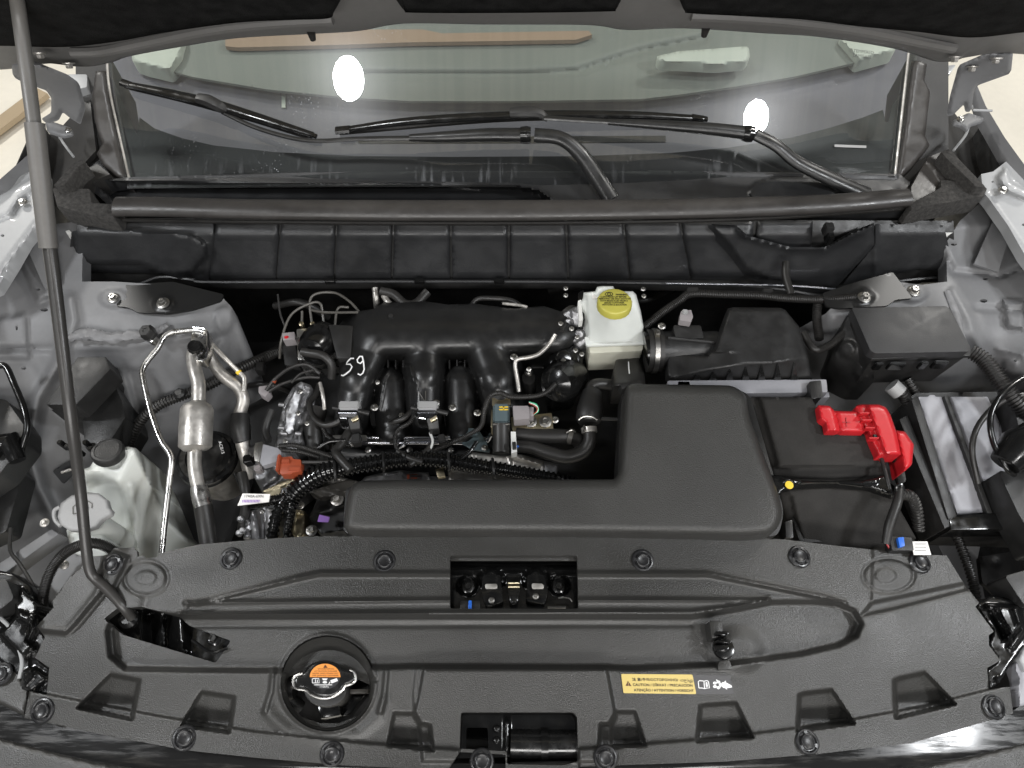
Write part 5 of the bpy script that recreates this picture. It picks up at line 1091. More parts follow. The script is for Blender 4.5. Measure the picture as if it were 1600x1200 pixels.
caster('cylinder_head', [(380, 842), (384, 812), (392, 798), (410, 792), (430, 795), (440, 840), (430, 850)], [(390, 830, -.11), (430, 800, -.11)], [f_line([(395, 800), (400, 842)], .010, 4), f_line([(412, 796), (415, 845)], -.008, 4), f_disc(382, 815, 6, .008, 3), f_disc(384, 836, 6, .008, 3)])
for x, y in ((377, 812), (380, 830), (375, 834)): part('casting_bolt', lathe((x, y, -.10), [(5, 0), (5, 6), (3, 8)], 10), 'cast_metal', en)
caster('cylinder_head', [(455, 832), (463, 796), (476, 798), (477, 834), (466, 846)], -.12, [f_disc(468, 804, 4, -.006, 2)], 'gold_zinc')
caster('rocker_cover', [(570, 745), (600, 738), (625, 735), (670, 738), (672, 750), (625, 756), (560, 756)], -.12, [f_line([(600, 742), (660, 746)], -.005, 3)], 'cast_metal')
caster('rocker_cover', [(738, 706), (780, 712), (815, 710), (850, 720), (872, 740), (868, 756), (700, 756), (700, 718)], [(740, 720, -.11), (800, 716, -.11), (850, 740, -.12)], [f_poly([(740, 706), (796, 712), (800, 730), (742, 722)], .008, 4), f_line([(800, 712), (845, 726), (850, 750)], .008, 4)], 'dull_metal')
caster('rocker_cover', [(850, 720), (872, 726), (872, 750), (850, 746)], -.10, [], 'cast_metal')
caster('black_rocker_cover', [(490, 690), (560, 700), (760, 700), (770, 716), (700, 722), (560, 722), (490, 716)], -.125, [f_line([(500, 705), (750, 708)], .006, 6)], 'satin_plastic')
caster('black_bracket', [(500, 770), (540, 765), (560, 800), (540, 830), (500, 836), (482, 810)], -.13, [f_disc(527, 781, 14, .008, 4), f_line([(500, 800), (545, 790)], .008, 6)], 'black_plastic')
caster('black_bracket', [(482, 768), (545, 748), (560, 752), (550, 775), (500, 778)], -.11, [f_line([(500, 760), (550, 770)], .008, 3)], 'dull_rod')
bolt(en, (527, 781, -.115), 10, 'dull_metal'); bolt(en, (487, 829, -.10), 9, 'zinc'); bolt(en, (470, 790, -.10), 6, 'dull_metal')
part('purple_tag', prism([(499, 804), (515, 808), (513, 816), (496, 815)], .002, -.10, bev=0), 'purple_plastic', en)
part('gasket_print', flat_me([[(636, 741), (640, 741), (640, 748), (636, 748)], [(642, 741), (652, 741), (652, 742), (642, 742)], [(642, 746), (652, 746), (652, 748), (642, 748)]], -.114), 'orange_plastic', en, smooth=0)
part('harness_clip', prism([(680, 734), (692, 730), (696, 744), (684, 746)], .01, -.08, bev=.001), 'gold_zinc', en)

# side bracket, connectors, main harness
cb = thing('coil_connector', 'rust orange connector plugged into a silver bracket left of the harness', 'connector', (450, 722, -.07))
part('shell', prism(rounded([(434, 715), (456, 713), (458, 717), (470, 718), (471, 736), (458, 738), (456, 741), (438, 741)], 1.5), .022, -.045, bev=.0025), 'orange_plastic', cb)
part('latch', box((460, 732, -.043), 18, 7, .006, 0, .0006), 'orange_plastic', cb); part('latch', box((446, 720, -.041), 12, 6, .006, 0, .0006), 'orange_plastic', cb)
part('collar', box((434, 722, -.04), 5, 28, .02), 'orange_plastic', cb)
part('silver_bracket', prism(rounded([(406, 722), (411, 694), (434, 700), (440, 706), (436, 720), (410, 728)], 1), .014, -.05, bev=.001), 'plate_metal', cb)
part('silver_bracket', prism(rounded([(396, 708), (399, 692), (410, 690), (412, 696), (405, 722), (398, 720)], 1), .02, -.055, bev=.001), 'zinc', cb)
wh = thing('engine_harness', 'thick glossy tape wrapped engine harness sweeping across the front of the engine', 'wiring harness', (620, 720, -.1))
part('trunk', tube([(448, 800, -.085), (455, 778, -.08), (475, 756, -.07), (505, 738, -.06), (540, 730, -.055), (580, 724, -.055), (640, 717, -.055), (700, 720, -.06), (740, 727, -.065), (800, 736, -.075), (860, 746, -.085), (900, 755, -.1)], [13, 15, 17, 17, 14, 13.5, 13, 13.5, 13, 11, 10, 10], 18, 12, corr=.008), 'gloss_black', wh)
part('branch', tube([(452, 770, -.07), (440, 790, -.075), (430, 812, -.085), (424, 850, -.1)], 10, 14, 9, corr=.009), 'gloss_black', wh)
part('branch', tube([(460, 785, -.075), (453, 806, -.085), (447, 850, -.1)], 7, 12, 9, corr=.008), 'gloss_black', wh)
part('branch', tube([(455, 775, -.07), (440, 778, -.07), (425, 782, -.07), (390, 788, -.08)], 8, 12, 7, corr=.004), 'gloss_black', wh)
part('branch', tube([(548, 735, -.045), (530, 715, -.045), (525, 705, -.05), (536, 690, -.055), (545, 675, -.06)], 7, 12, 7), 'rubber', wh)
part('branch', tube([(640, 727, -.045), (655, 715, -.05), (668, 704, -.055), (674, 695, -.06)], 5, 10, 6), 'rubber', wh)
part('branch', tube([(436, 697, -.05), (460, 696, -.05), (490, 704, -.05), (520, 714, -.055)], 4, 10, 8, corr=.003), 'rubber', wh)
part('branch', tube([(440, 703, -.05), (470, 706, -.055), (500, 715, -.06)], 4, 10, 8, corr=.003), 'rubber', wh)
part('branch', tube([(472, 722, -.05), (500, 722, -.05), (525, 721, -.05)], 3, 8, 5), 'rubber', wh)
part('branch', tube([(378, 740, -.09), (382, 760, -.09), (384, 790, -.1), (378, 830, -.12)], 8, 12, 8), 'rubber', wh)
part('branch', tube([(368, 740, -.09), (374, 752, -.09), (380, 765, -.09)], 4, 10, 5), 'gloss_black', wh)
part('label_tag', prism([(379, 771, -.055), (422, 772, -.055), (420, 784, -.058), (371, 790, -.06)], .002, bev=0), 'label_white', wh)
part('label_print', text_me('17A0A-6XN', 381, 777.5, 6, -.056, ang=0.0, off=.0014), 'black_ink', wh, smooth=0)
part('label_print', flat_me([[(379+i*2.3, 781), (380.2+i*2.3, 781), (379.6+i*2.3, 785), (378.4+i*2.3, 785)] for i in range(12)], -.0565, .0012), 'purple_plastic', wh, smooth=0)
link('cam_wires', join_me([tube([(416, 610, -.06), (430, 592, -.05), (455, 574, -.045), (480, 570, -.045), (500, 584, -.05)], 3, 8, 7), tube([(420, 612, -.06), (440, 600, -.055), (475, 590, -.05), (500, 590, -.05)], 2.6, 8, 7), tube([(455, 598, -.05), (470, 584, -.045), (490, 578, -.045)], 2.2, 8, 6)]), 'rubber', label='bundle of thin black wires over the timing cover at rear left', cat='wires')
part_ = thing('cam_sensor', 'small pale connector with orange tape at the end of thin wires', 'connector', (410, 612, -.07))
part('plug', prism(rounded([(404, 604), (418, 602), (421, 612), (414, 620), (404, 614)], 1.5), .02, -.065, bev=.002), 'grey_connector', part_); part('tape_mark', tube([(427, 598, -.053), (429, 593, -.052)], 3.6, 8, 2), 'orange_plastic', part_)
link('lower_radiator_hose', tube([(498, 640, -.09), (490, 670, -.09), (492, 700, -.1), (500, 725, -.12)], 14, 16, 6), 'rubber', label='fat black hose between timing cover and left solenoid valve', cat='hose')
for i in range(26):     # background hoses and brackets low in the dark of the bay
    pass
deep = thing('lower_engine', 'dark engine underparts deep in the bay', 'engine', (700, 800, -.4))
part('sump', prism([(380, 560), (980, 540), (1160, 640), (1210, 830), (400, 860)], .2, -.2, bev=.01), 'black_plastic', deep)
for k in range(14):
    x = 400+k*60+rng.uniform(-20, 20); y = rng.choice([470, 590, 820, 700, 560])+rng.uniform(-20, 20)
    part('under_pipe', tube([(x-40, y+rng.uniform(-20, 20), -.16), (x, y+rng.uniform(-10, 10), -.14), (x+45, y+rng.uniform(-25, 25), -.18)], float(rng.uniform(4, 10)), 10, 5), 'rubber', deep)

# ================================================================ L SHAPED INTAKE COVER
du = thing('intake_duct_cover', 'large matte grey L shaped plastic intake cover in the middle of the bay', 'cover', (900, 780, 0))
out = rounded([(978, 600, 14), (1145, 602, 30), (1166, 616, 20), (1170, 650, 20), (1216, 770, 40), (1224, 806, 25), (1210, 834, 30), (1170, 838, 20), (960, 834, 60), (560, 832, 30), (536, 828, 20), (540, 790, 40), (550, 752, 18), (600, 750, 20), (960, 749, 4), (969, 735, 14), (974, 660, 40), (976, 620, 30)], 10, 5)
def zd(X, Y): return .045-.00004*(Y-600)
part('shell', sheet(out, zd, 4, (), [f_poly([(500, 700), (1300, 700), (1300, 812), (500, 812)], .0, 1)], rnd=(15, .017), skirt=.05), 'duct_plastic', du)
part('lower_shell', prism(rounded([(972, 606, 10), (1170, 610, 20), (1226, 800, 20), (1216, 838, 12), (536, 834, 12), (540, 760, 12), (964, 753, 4)], 8), .05, -.006, bev=.003), 'black_plastic', du)
part('clip', prism([(968, 600), (985, 596), (990, 604), (972, 608)], .02, .03, bev=.002), 'black_plastic', du)
part('side_bracket', prism([(1227, 815), (1238, 812), (1240, 840), (1228, 840)], .03, -.02, bev=.001), 'satin_plastic', du)

# ---- small harness and bracket details around the front of the engine
for (x, y, z) in ((598, 722, -.045), (700, 720, -.048), (770, 732, -.055), (522, 735, -.045)):
    part('cable_tie', tube([(x-1, y-15, z-.012), (x, y-13, z), (x+1, y, z+.008), (x+2, y+13, z), (x+2, y+15, z-.012)], 2.2, 8, 4), 'black_plastic', wh)
part('branch', tube([(622, 706, -.05), (640, 716, -.045), (660, 722, -.045)], 4.5, 10, 6), 'rubber', wh)
part('branch', tube([(745, 690, -.05), (735, 705, -.05), (722, 716, -.05)], 3.2, 10, 6), 'gloss_black', wh)
part('branch', tube([(497, 700, -.055), (515, 690, -.05), (540, 688, -.05)], 3.2, 10, 6), 'gloss_black', wh)
for x, y, z, w_, h_, m_ in ((556, 684, -.05, 14, 16, 'black_plastic'), (690, 684, -.05, 12, 14, 'black_plastic'), (402, 730, -.075, 12, 10, 'grey_connector'), (386, 716, -.08, 14, 14, 'gloss_black')):
    part('plug', box((x, y, z), w_, h_, .02, .2, .002), m_, wh)
caster('front_casting', [(386, 700), (400, 694), (404, 712), (398, 730), (384, 726)], -.10, [f_disc(393, 712, 6, .008, 3)])
caster('front_casting', [(500, 738), (530, 742), (548, 750), (520, 756), (498, 750)], -.115, [f_line([(505, 742), (540, 752)], .006, 3)], 'dull_metal')
for x, y, z in ((466, 646, -.055), (480, 662, -.06), (446, 690, -.06), (470, 612, -.06), (392, 712, -.085), (410, 800, -.09), (452, 760, -.085)): bolt(en, (x, y, z), 4.5, 'zinc')
for x, y in ((520, 700), (575, 703), (640, 703), (705, 703)): bolt(en, (x, y, -.115), 5, 'zinc')
part('dipstick_tube', tube([(500, 598, -.05), (505, 620, -.05), (507, 640, -.06)], 3, 8, 4), 'dull_metal', en)
part('black_cable_guide', tube([(425, 640, -.06), (415, 670, -.07), (420, 690, -.07)], 6, 10, 5), 'black_plastic', en)

# ================================================================ RADIATOR COVER
rc = thing('radiator_cover', 'wide matte black plastic radiator cover across the front of the bay', 'radiator cover', (800, 1000, -.05))
out = [(162, 868), (169, 866), (179, 856), (209, 856), (214, 861), (215, 870), (223, 868), (228, 872), (245, 871), (248, 865), (309, 851), (400, 843), (480, 838), (540, 837), (700, 836), (1000, 837), (1140, 838), (1226, 843), (1300, 852), (1364, 859), (1427, 866), (1479, 868), (1505, 910), (1530, 942), (1524, 948), (1553, 987), (1545, 992), (1545, 1008), (1563, 1032), (1542, 1044), (1546, 1077), (1578, 1073), (1583, 1115), (1425, 1161), (1279, 1178), (1133, 1190), (905, 1198),
       (903, 1210), (790, 1212), (790, 1179), (718, 1175), (700, 1203), (537, 1196), (400, 1184), (289, 1172), (170, 1150), (38, 1122), (46, 1080), (73, 1086), (77, 1043), (55, 1028), (70, 996), (58, 978), (84, 949), (82, 938), (111, 900), (146, 869)]
lip = [(30, 1130), (46, 1079), (250, 1119), (400, 1143), (560, 1160), (718, 1171), (718, 1230), (905, 1230), (905, 1170), (1133, 1152), (1300, 1130), (1440, 1104), (1546, 1077), (1579, 1070), (1590, 1130), (1200, 1230), (300, 1230)]
def z0(X, Y):
    z = -.028*sm((Y-930)/260) - .022*((X-800)/760)**2
    return z
def zcov(X, Y):
    z = z0(X, Y)
    for f in CF: z = z+f(X, Y)
    return z
tray = [(168, 985), (178, 962), (200, 955), (286, 964), (900, 964), (1082, 964), (1152, 952), (1204, 941), (1262, 940), (1306, 943), (1334, 954), (1346, 974), (1338, 994), (1310, 1008), (1250, 1022), (1130, 1038), (990, 1044), (945, 1043), (640, 1041), (440, 1048), (300, 1047), (196, 1045), (172, 1025)]
band = [(296, 946), (467, 906), (500, 899), (703, 899), (904, 899), (1105, 899), (1290, 936), (1240, 940), (1190, 941), (1140, 950), (1080, 961), (286, 962)]
CF = [f_poly(tray, -.020, 11), f_poly(band, -.006, 9),
      f_line([(309, 943), (467, 903), (500, 896), (703, 897)], .005, 3.6), f_line([(904, 897), (1105, 897), (1290, 934), (1320, 943)], .005, 3.6),
      f_line([(290, 942), (703, 938)], .005, 3.6), f_line([(904, 938), (1200, 938)], .005, 3.6), f_line([(280, 960), (900, 957), (1080, 957), (1145, 948), (1200, 938)], .006, 3.8),
      f_line([(300, 978), (900, 976), (1080, 976)], -.0025, 4),
      f_poly(lip, .007, 5),
      # radiator cap well
      f_disc(512, 1066, 74, -.006, 8), f_line([(420, 1112), (424, 1120), (450, 1142), (500, 1152), (560, 1146), (592, 1120), (598, 1095)], .004, 10), f_line(ell(512, 1068, 74, 75, 40), .007, 3.4),
      f_line([(427, 1048), (424, 1080), (414, 1112)], .006, 4), f_line([(604, 1048), (600, 1090), (594, 1112)], .006, 4),
      # centre raised panel
      f_poly([(662, 1044), (948, 1044), (962, 1120), (955, 1135), (955, 1190), (660, 1190), (655, 1130), (648, 1120)], .008, 7),
      f_line([(652, 1046), (648, 1085), (650, 1118)], .003, 3),
      # left wing: raised flat, right wing wedge groove
      f_poly([(60, 985), (102, 990), (118, 975), (160, 925), (178, 915), (200, 870), (140, 850), (30, 940)], .010, 10), f_line([(165, 868), (162, 900), (150, 930), (105, 985), (70, 984)], .003, 5),
      f_poly([(1346, 962), (1362, 942), (1506, 912), (1515, 920), (1400, 950)], -.006, 8),
      f_poly([(1364, 840), (1500, 840), (1600, 990), (1540, 960), (1506, 912), (1362, 942)], .0015, 6),
      # lugs
      lambda X, Y: -.0022*np.exp(-((np.hypot(X-1388, (Y-899)*1.5)-40)/3)**2), lambda X, Y: -.0022*np.exp(-((np.hypot(X-228, (Y-903)*1.25)-34)/3)**2)*(Y < 935),
      f_disc(1384, 899, 16, .0015, 4, 11), f_disc(228, 903, 16, .001, 5, 11),
      f_disc(1152, 1016, 36, .008, 34, 30), f_line([(228, 935), (225, 950)], -.002, 8),
      ]
pk = [[(122, 1106), (173, 1054), (218, 1063), (214, 1084), (206, 1124)], [(284, 1134), (315, 1081), (366, 1089), (364, 1108), (358, 1144)], [(606, 1164), (616, 1114), (650, 1115), (656, 1130), (672, 1133), (677, 1172)],
      [(936, 1168), (938, 1131), (952, 1131), (962, 1112), (992, 1112), (1008, 1164)], [(1089, 1158), (1094, 1103), (1102, 1101), (1150, 1098), (1176, 1152)], [(1246, 1142), (1249, 1086), (1258, 1083), (1300, 1078), (1334, 1130)], [(1400, 1122), (1397, 1064), (1405, 1060), (1445, 1051), (1492, 1100)]]
for p_ in pk:
    ymn = min(q[1] for q in p_)
    def fp(X, Y, p_=p_, ymn=ymn): return -.030*sm(sdf(X, Y, p_)/7+.5)*np.clip(.35+(Y-ymn)/70, 0, 1)
    CF.insert(9, fp)
holes = [rounded([(703, 868), (902, 868), (904, 951), (703, 951)], 4, 2), rounded([(162, 967), (184, 950), (222, 948), (280, 963), (296, 978), (361, 1001), (337, 1036), (192, 992)], 4, 2),
         rounded([(720, 1113), (896, 1113), (902, 1120), (903, 1168), (903, 1190), (880, 1196), (792, 1194), (792, 1174), (718, 1170)], 3, 2), ell(512, 1068, 69, 70, 40)]
out2 = [p for p in out]
CREASE = [[(309, 943), (467, 903), (500, 896), (696, 897)], [(912, 897), (1105, 897), (1290, 934), (1316, 941)], [(292, 942), (696, 938)], [(912, 938), (1190, 938)], [(286, 960), (900, 957), (1080, 957), (1145, 948), (1185, 941)],
          [(165, 874), (162, 900), (150, 930), (105, 985), (78, 984)], [(52, 1080), (250, 1119), (400, 1143), (560, 1160), (708, 1170)], [(912, 1169), (1133, 1152), (1300, 1130), (1440, 1104), (1540, 1078)]]
CREASE.append(ell(512, 1068, 74, 75, 60))
for p_ in pk: CREASE.append([q for q in p_ if q[1] < 1400])
for off_ in (4.5, -4.5):
    tx = np.array(resample(tray, 8)); 
    # contour of the tray edge moved in or out
    n_ = len(tx); nr = np.roll(tx, -1, 0)-np.roll(tx, 1, 0); nr = np.stack([nr[:, 1], -nr[:, 0]], 1)/np.linalg.norm(nr, axis=1)[:, None]
    ty = [tuple(q) for q in tx+nr*off_ if not (430 < q[0] < 594 and q[1] > 985) and not (155 < q[0] < 370 and q[1] < 1040) and q[1] > 963]
    run = []
    for q in ty:
        if run and math.hypot(q[0]-run[-1][0], q[1]-run[-1][1]) > 14:
            if len(run) > 2: CREASE.append(run)
            run = []
        run.append(q)
    if len(run) > 2: CREASE.append(run)
part('cover_panel', sheet(out2, lambda X, Y: z0(X, Y), 3.2, holes, CF, skirt=.006, hole_skirt=.014, crease=CREASE), 'cover_plastic', rc)
# dish of the cap well: conical ring going down to an off-centre opening
bm = bmesh.new(); n = 40; rings = []
for k, (cx_, cy_, rx, ry, z) in enumerate(((512, 1068, 72, 73, -.020), (512, 1068, 69, 70, -.026), (512, 1080, 66, 58, -.052))):
    rings.append([bm.verts.new(P(cx_+rx*math.cos(2*math.pi*i/n), cy_+ry*math.sin(2*math.pi*i/n), z)) for i in range(n)])
for a, b_ in zip(rings[:-1], rings[1:]):
    for i in range(n): bm.faces.new((a[i], a[(i+1) % n], b_[(i+1) % n], b_[i]))
part('cap_well', bm_me(bm), 'cover_plastic', rc)
part('cap_well', sheet(ell(512, 1069, 68, 68, 36), -.045, 4, [[(443, 1064), (452, 1056), (480, 1054), (520, 1050), (560, 1062), (583, 1072), (578, 1095), (560, 1118), (530, 1130), (500, 1130), (470, 1120), (450, 1098)]], (), skirt=.004), 'cover_plastic', rc)
# press-in clips
def make_clip():
    c = P(800, 700, 0); s = S(800, 700, 0)
    r0 = lathe((800, 700, 0), [(17, 0), (17.5, 1.2), (16, 3.0), (14, 3.4), (12.5, 2.4), (12, 1.5), (1, 1.4)], 30)
    r0.transform(Matrix.Translation(-c)); h = lathe((800, 700, 0), [(10.5, 1.4), (10.5, 4.6), (9.5, 5.4), (8.5, 5.5), (7.5, 4.9), (1, 4.9)], 26); h.transform(Matrix.Translation(-c))
    ts = []
    for a in range(3):
        t = box((800, 700, 0), 5, 5.5, .0042, 0, .0006); t.transform(Matrix.Translation(-c)); t.transform(Matrix.Rotation(a*2.094+.4, 4, 'Z') @ Matrix.Translation((.0125, 0, .0036))); ts.append(t)
    out_ = []
    for m_ in (r0, h, join_me(ts)):
        m_.materials.append(M['clip_plastic']); m_.polygons.foreach_set('use_smooth', [True]*len(m_.polygons)); m_.set_sharp_from_angle(angle=R(35)); out_.append(m_)
    return out_, s
CM, cs = make_clip()
clips = [(176, 882, 'at the left rear corner'), (361, 873, ''), (601, 877, ''), (1004, 876, ''), (1249, 870, ''), (1437, 879, ''), (67, 1110, ''), (289, 1153, ''), (519, 1178, ''), (753, 1189, ''), (946, 1184, ''), (1261, 1159, ''), (1552, 1104, '')]
where = ['black press-in clip at the far left end of the rear row on the radiator cover', 'black press-in clip on the rear edge of the radiator cover, second from the left', 'black press-in clip on the rear edge just left of the latch opening', 'black press-in clip on the rear edge just right of the latch opening',
         'black press-in clip on the rear edge below the battery', 'shiny press-in clip by the white tag at the right rear corner', 'black press-in clip at the left end of the front lip', 'black press-in clip second from left on the front lip',
         'black press-in clip on the front lip below the radiator cap', 'black press-in clip on the front lip left of the lower opening corner', 'black press-in clip on the front lip right of the lower opening', 'black press-in clip on the front lip, right of the warning label', 'worn shiny press-in clip at the right end of the front lip']
for (x, y, _), lab in zip(clips, where):
    e = .004
    z = float(zcov(np.array([float(x)]), np.array([float(y)]))[0])
    t = thing('cover_clip', lab, 'clip', (x, y, z), 'press-in clips on the radiator cover')
    t.scale = (S(x, y, z)/cs*(1.1 if y > 1100 else 1.0),)*3
    t.rotation_euler = (0.10, .12*(x-800)/750, random.uniform(0, 2))
    for nm, m_ in zip(('base_ring', 'centre_pin', 'notch_tab'), CM):
        o = bpy.data.objects.new(nm, m_); col.objects.link(o); o.parent = t
# warning label
wl = thing('warning_label', 'yellow caution label in several languages with book and fan symbols', 'label', (1060, 1070, -.01))
zl = float(zcov(np.array([1060.]), np.array([1068.]))[0]); zr = zl+.0012
def fit(x): return x
tiltl = lambda X, Y: np.maximum(zcov(X, Y), -1)+0*X
def zlab(X, Y): return z0(X, Y)+.0012
def lab(polys, off, m_, nm): part(nm, flat_me(polys, zlab, off), m_, wl, smooth=0)
def L2(u, v):   # label space (0..100, 0..30) to photo pixels
    x0 = 970.5+(u/100)*(1086-970.5); y0 = 1053+(u/100)*1.5; return (x0+v/30*(3.6+u/100*1.8), y0+v/30*30)
def Lsurf(X, Y):
    U = X; V = Y; x0 = 970.5+(U/100)*(1086-970.5); y0 = 1053+(U/100)*1.5
    x = x0+V/30*(3.6+U/100*1.8); y = y0+V/30*30
    return PA(x, y, zlab(x, y)+.0010)
part('backing', sheet(rounded([(968, 1050), (1146, 1051), (1157, 1090), (976, 1089)], 2), zlab, 5, skirt=.0008), 'cover_plastic', wl)
part('yellow_panel', sheet(rounded([L2(0, 0), (1082, 1054), (1088, 1084.5), L2(0, 30)], 2.2), lambda X, Y: zlab(X, Y)+.0006, 4), 'label_yellow', wl)
part('dark_panel', sheet(rounded([(1082, 1054), (1141, 1055.5), (1147, 1084.5), (1088, 1084.5)], 1.8), lambda X, Y: zlab(X, Y)+.0005, 4), 'label_dark', wl)
for s_, x, y, sz, sx in (('注 意/주의/ОСТОРОЖНО/', 14, 10.3, 5.3, .85), ('تحذير', 79, 10.3, 6.5, 1.35), ('CAUTION / DİKKAT / PRECAUCION', 14, 18.6, 5.6, .0), ('ATENÇÃO / ATTENTION / VORSICHT', 14.5, 26.8, 5.6, .0)):
    me = text_me(s_, 0, 0, 1, 0, surf=lambda X, Y: np.stack([X, Y, 0*X], -1), bold=.018)
    v = np.empty(len(me.vertices)*3); me.vertices.foreach_get('co', v); v = v.reshape(-1, 3)
    wid = v[:, 0].max()-v[:, 0].min(); target = {14: 80, 14.5: 80, 79: 17}[x] if s_[0] != '注' else 62
    U = x+(v[:, 0]-v[:, 0].min())*target/wid; V = y+v[:, 1]*sz
    me.vertices.foreach_set('co', Lsurf(U, V).ravel()); me.update(); part('print', me, 'black_ink', wl, smooth=0)
tri = [L2(4, 18.5), L2(8, 11), L2(12.2, 18.8)]
lab([tri], .0008, 'label_brown', 'warning_sign'); lab([[L2(7.6, 13.2), L2(8.5, 13.2), L2(8.3, 16.4), L2(7.8, 16.4)], [L2(7.6, 17), L2(8.5, 17), L2(8.5, 17.8), L2(7.6, 17.8)]], .0012, 'label_yellow', 'warning_sign')
lab(sum([stroke(p_, 1.3) for p_ in ([(1092, 1075), (1091, 1065), (1093, 1063.5), (1099, 1064), (1100, 1066), (1101, 1064), (1105, 1063.5), (1107, 1065), (1108.5, 1075), (1104, 1075), (1101, 1076), (1097, 1075), (1092, 1075)], [(1100, 1066), (1101, 1076)])], []), .0008, 'white_ink', 'book_sign')
lab([[(1094, 1066), (1098, 1066), (1098.5, 1073), (1095, 1073)]], .0008, 'label_dark', 'book_sign'); lab([[(1102.5, 1066), (1105, 1066), (1106, 1073), (1103, 1073)]], .0008, 'white_ink', 'book_sign')
fan = []
for a in range(5):
    an = a*2*math.pi/5; cx_, cy_ = 1121+5*math.cos(an), 1070+4.6*math.sin(an); fan.append(ell(cx_, cy_, 3.0, 2.4, 10))
fan.append([(1128, 1066), (1134, 1066), (1143, 1071), (1144, 1074), (1138, 1075), (1130, 1075), (1127, 1071)])
lab(fan, .0008, 'white_ink', 'fan_sign'); lab(sum([stroke(p_, 1.6) for p_ in ([(1122, 1077), (1134, 1064)], [(1119, 1062), (1136, 1077)])], []), .0012, 'white_ink', 'fan_sign')

# hook clip on the tray
hk = thing('rod_clip', 'small black prop rod holder clip on the radiator cover tray', 'clip', (1130, 1000, -.02))
part('stem', prism([(1108, 970), (1129, 970), (1130, 995), (1112, 998)], .03, .0, bev=.003), 'cover_plastic', hk)
part('jaw', prism([(1119, 986), (1139, 986), (1138, 992), (1119, 992)], .03, .012, bev=.001), 'gloss_black', hk)
part('jaw', prism([(1121, 999), (1142, 1001), (1142, 1005), (1120, 1003)], .02, .010, bev=.001), 'gloss_black', hk)
part('jaw', tube([(1127, 992, .006), (1132, 996, .003), (1126, 1001, .006)], 2.6, 8, 4), 'gloss_black', hk)
part('foot', prism([(1119, 1008), (1139, 1007), (1138, 1016), (1119, 1017)], .014, .002, bev=.001), 'gloss_black', hk)
part('foot', lathe((1130, 1013, -.016), [(17, 0), (16, 4), (12, 5), (1, 5)], 24), 'gloss_black', hk)
part('rib', prism([(1123, 1033), (1140, 1031), (1146, 1046), (1121, 1047)], .01, -.010, bev=.002), 'cover_plastic', hk)

# ================================================================ RADIATOR CAP
cp = thing('radiator_cap', 'eared black radiator cap with orange warning label in its round well', 'radiator cap', (505, 1065, -.05))
rim = []
for i in range(60):
    a = 2*math.pi*i/60; r_ = 34
    ear = 15*math.exp(-(((a+.12) % math.pi-0)/.36)**4)+15*math.exp(-((((a+.12) % math.pi)-math.pi)/.36)**4)
    rim.append((507+(r_+ear)*math.cos(a), 1061+(r_+ear)*math.sin(a)*.86))
part('cap_disc', sheet(rim, -.018, 3.0, (), [], rnd=(5, .005), skirt=.010), 'body_black', cp)
part('rim_edge', tube([(p[0], p[1]+.8, -.0205) for p in [rim[i % 60] for i in range(-4, 34)]], 2.3, 8, 2), 'aluminium', cp)
part('filler_neck', prism(ell(508, 1075, 34, 30, 24), .06, -.03, bev=.003), 'black_plastic', cp)
part('filler_neck', prism([(495, 1100), (530, 1095), (533, 1118), (500, 1124)], .04, -.055, bev=.004), 'gloss_black', cp)
up = [(508+24*math.cos(a), 1058+21*math.sin(a)) for a in np.linspace(math.pi, 2*math.pi, 22)]
part('orange_label', flat_me([[(484, 1058)]+up[1:-1]+[(532, 1058)]], -.018, .0006), 'label_orange', cp, smooth=0)
dn = [(508+23*math.cos(a), 1059+18*math.sin(a)) for a in np.linspace(0, math.pi, 22)]
part('dark_label', flat_me([dn], -.018, .0006), 'label_dark', cp, smooth=0)
part('print', flat_me([[(508, 1038.5), (505, 1043.5), (512, 1043.5)]], -.018, .0010), 'label_brown', cp, smooth=0)
for s_, x, y, w_ in (('WARNING', 496, 1046.2, 26), ('ATTENTION DANGER', 491, 1049.8, 36), ('NEVER OPEN WHEN HOT', 488, 1053.2, 41), ('NE JAMAIS OUVRIR', 488, 1056.6, 41)):
    me = text_me(s_, 0, 0, 1, 0, surf=lambda X, Y: np.stack([X, Y, 0*X], -1)); v = np.empty(len(me.vertices)*3); me.vertices.foreach_get('co', v); v = v.reshape(-1, 3)
    wid = v[:, 0].max(); X = x+v[:, 0]*w_/wid; Y = y+v[:, 1]*3.0; me.vertices.foreach_set('co', PA(X, Y, 0*X-.018+.0010).ravel()); me.update(); part('print', me, 'label_brown', cp, smooth=0)
part('print', text_me('110kPa', 499, 1074.5, 4.6, -.018, off=.0010, sxy=1.1), 'white_ink', cp, smooth=0)
part('print', flat_me(sum([stroke(p_, 1.1) for p_ in ([(488, 1067), (488, 1061), (490, 1060), (498, 1060), (499, 1067), (488, 1067)], [(493, 1061), (493, 1067)], [(496, 1062), (496, 1066)])], [])+[[(503, 1060), (512, 1060), (510, 1063), (505, 1063)], ell(507.5, 1066, 3.6, 2, 10), [(516, 1063), (526, 1059.5), (528, 1064), (518, 1068)], [(513, 1069), (515, 1065), (516.5, 1066), (514.5, 1069)]], -.018, .0010), 'white_ink', cp, smooth=0)
part('print', flat_me([[(491, 1069.5), (519, 1069.5), (519, 1070.6), (491, 1070.6)]], -.018, .0010), 'white_ink', cp, smooth=0)
rf = thing('radiator_hose_joint', 'dark hose joint and pipe beside the radiator cap inside the well', 'hose joint', (460, 1075, -.08))
part('joint', sweep([P(*q) for q in ((441, 1075, -.07), (452, 1074, -.07), (462, 1074, -.07))], [.017, .018, .016], 18), 'black_plastic', rf)
part('pale_end', sweep([P(*q) for q in ((440, 1074, -.065), (446, 1074, -.065))], [.011, .011], 14), 'white_tank', rf)
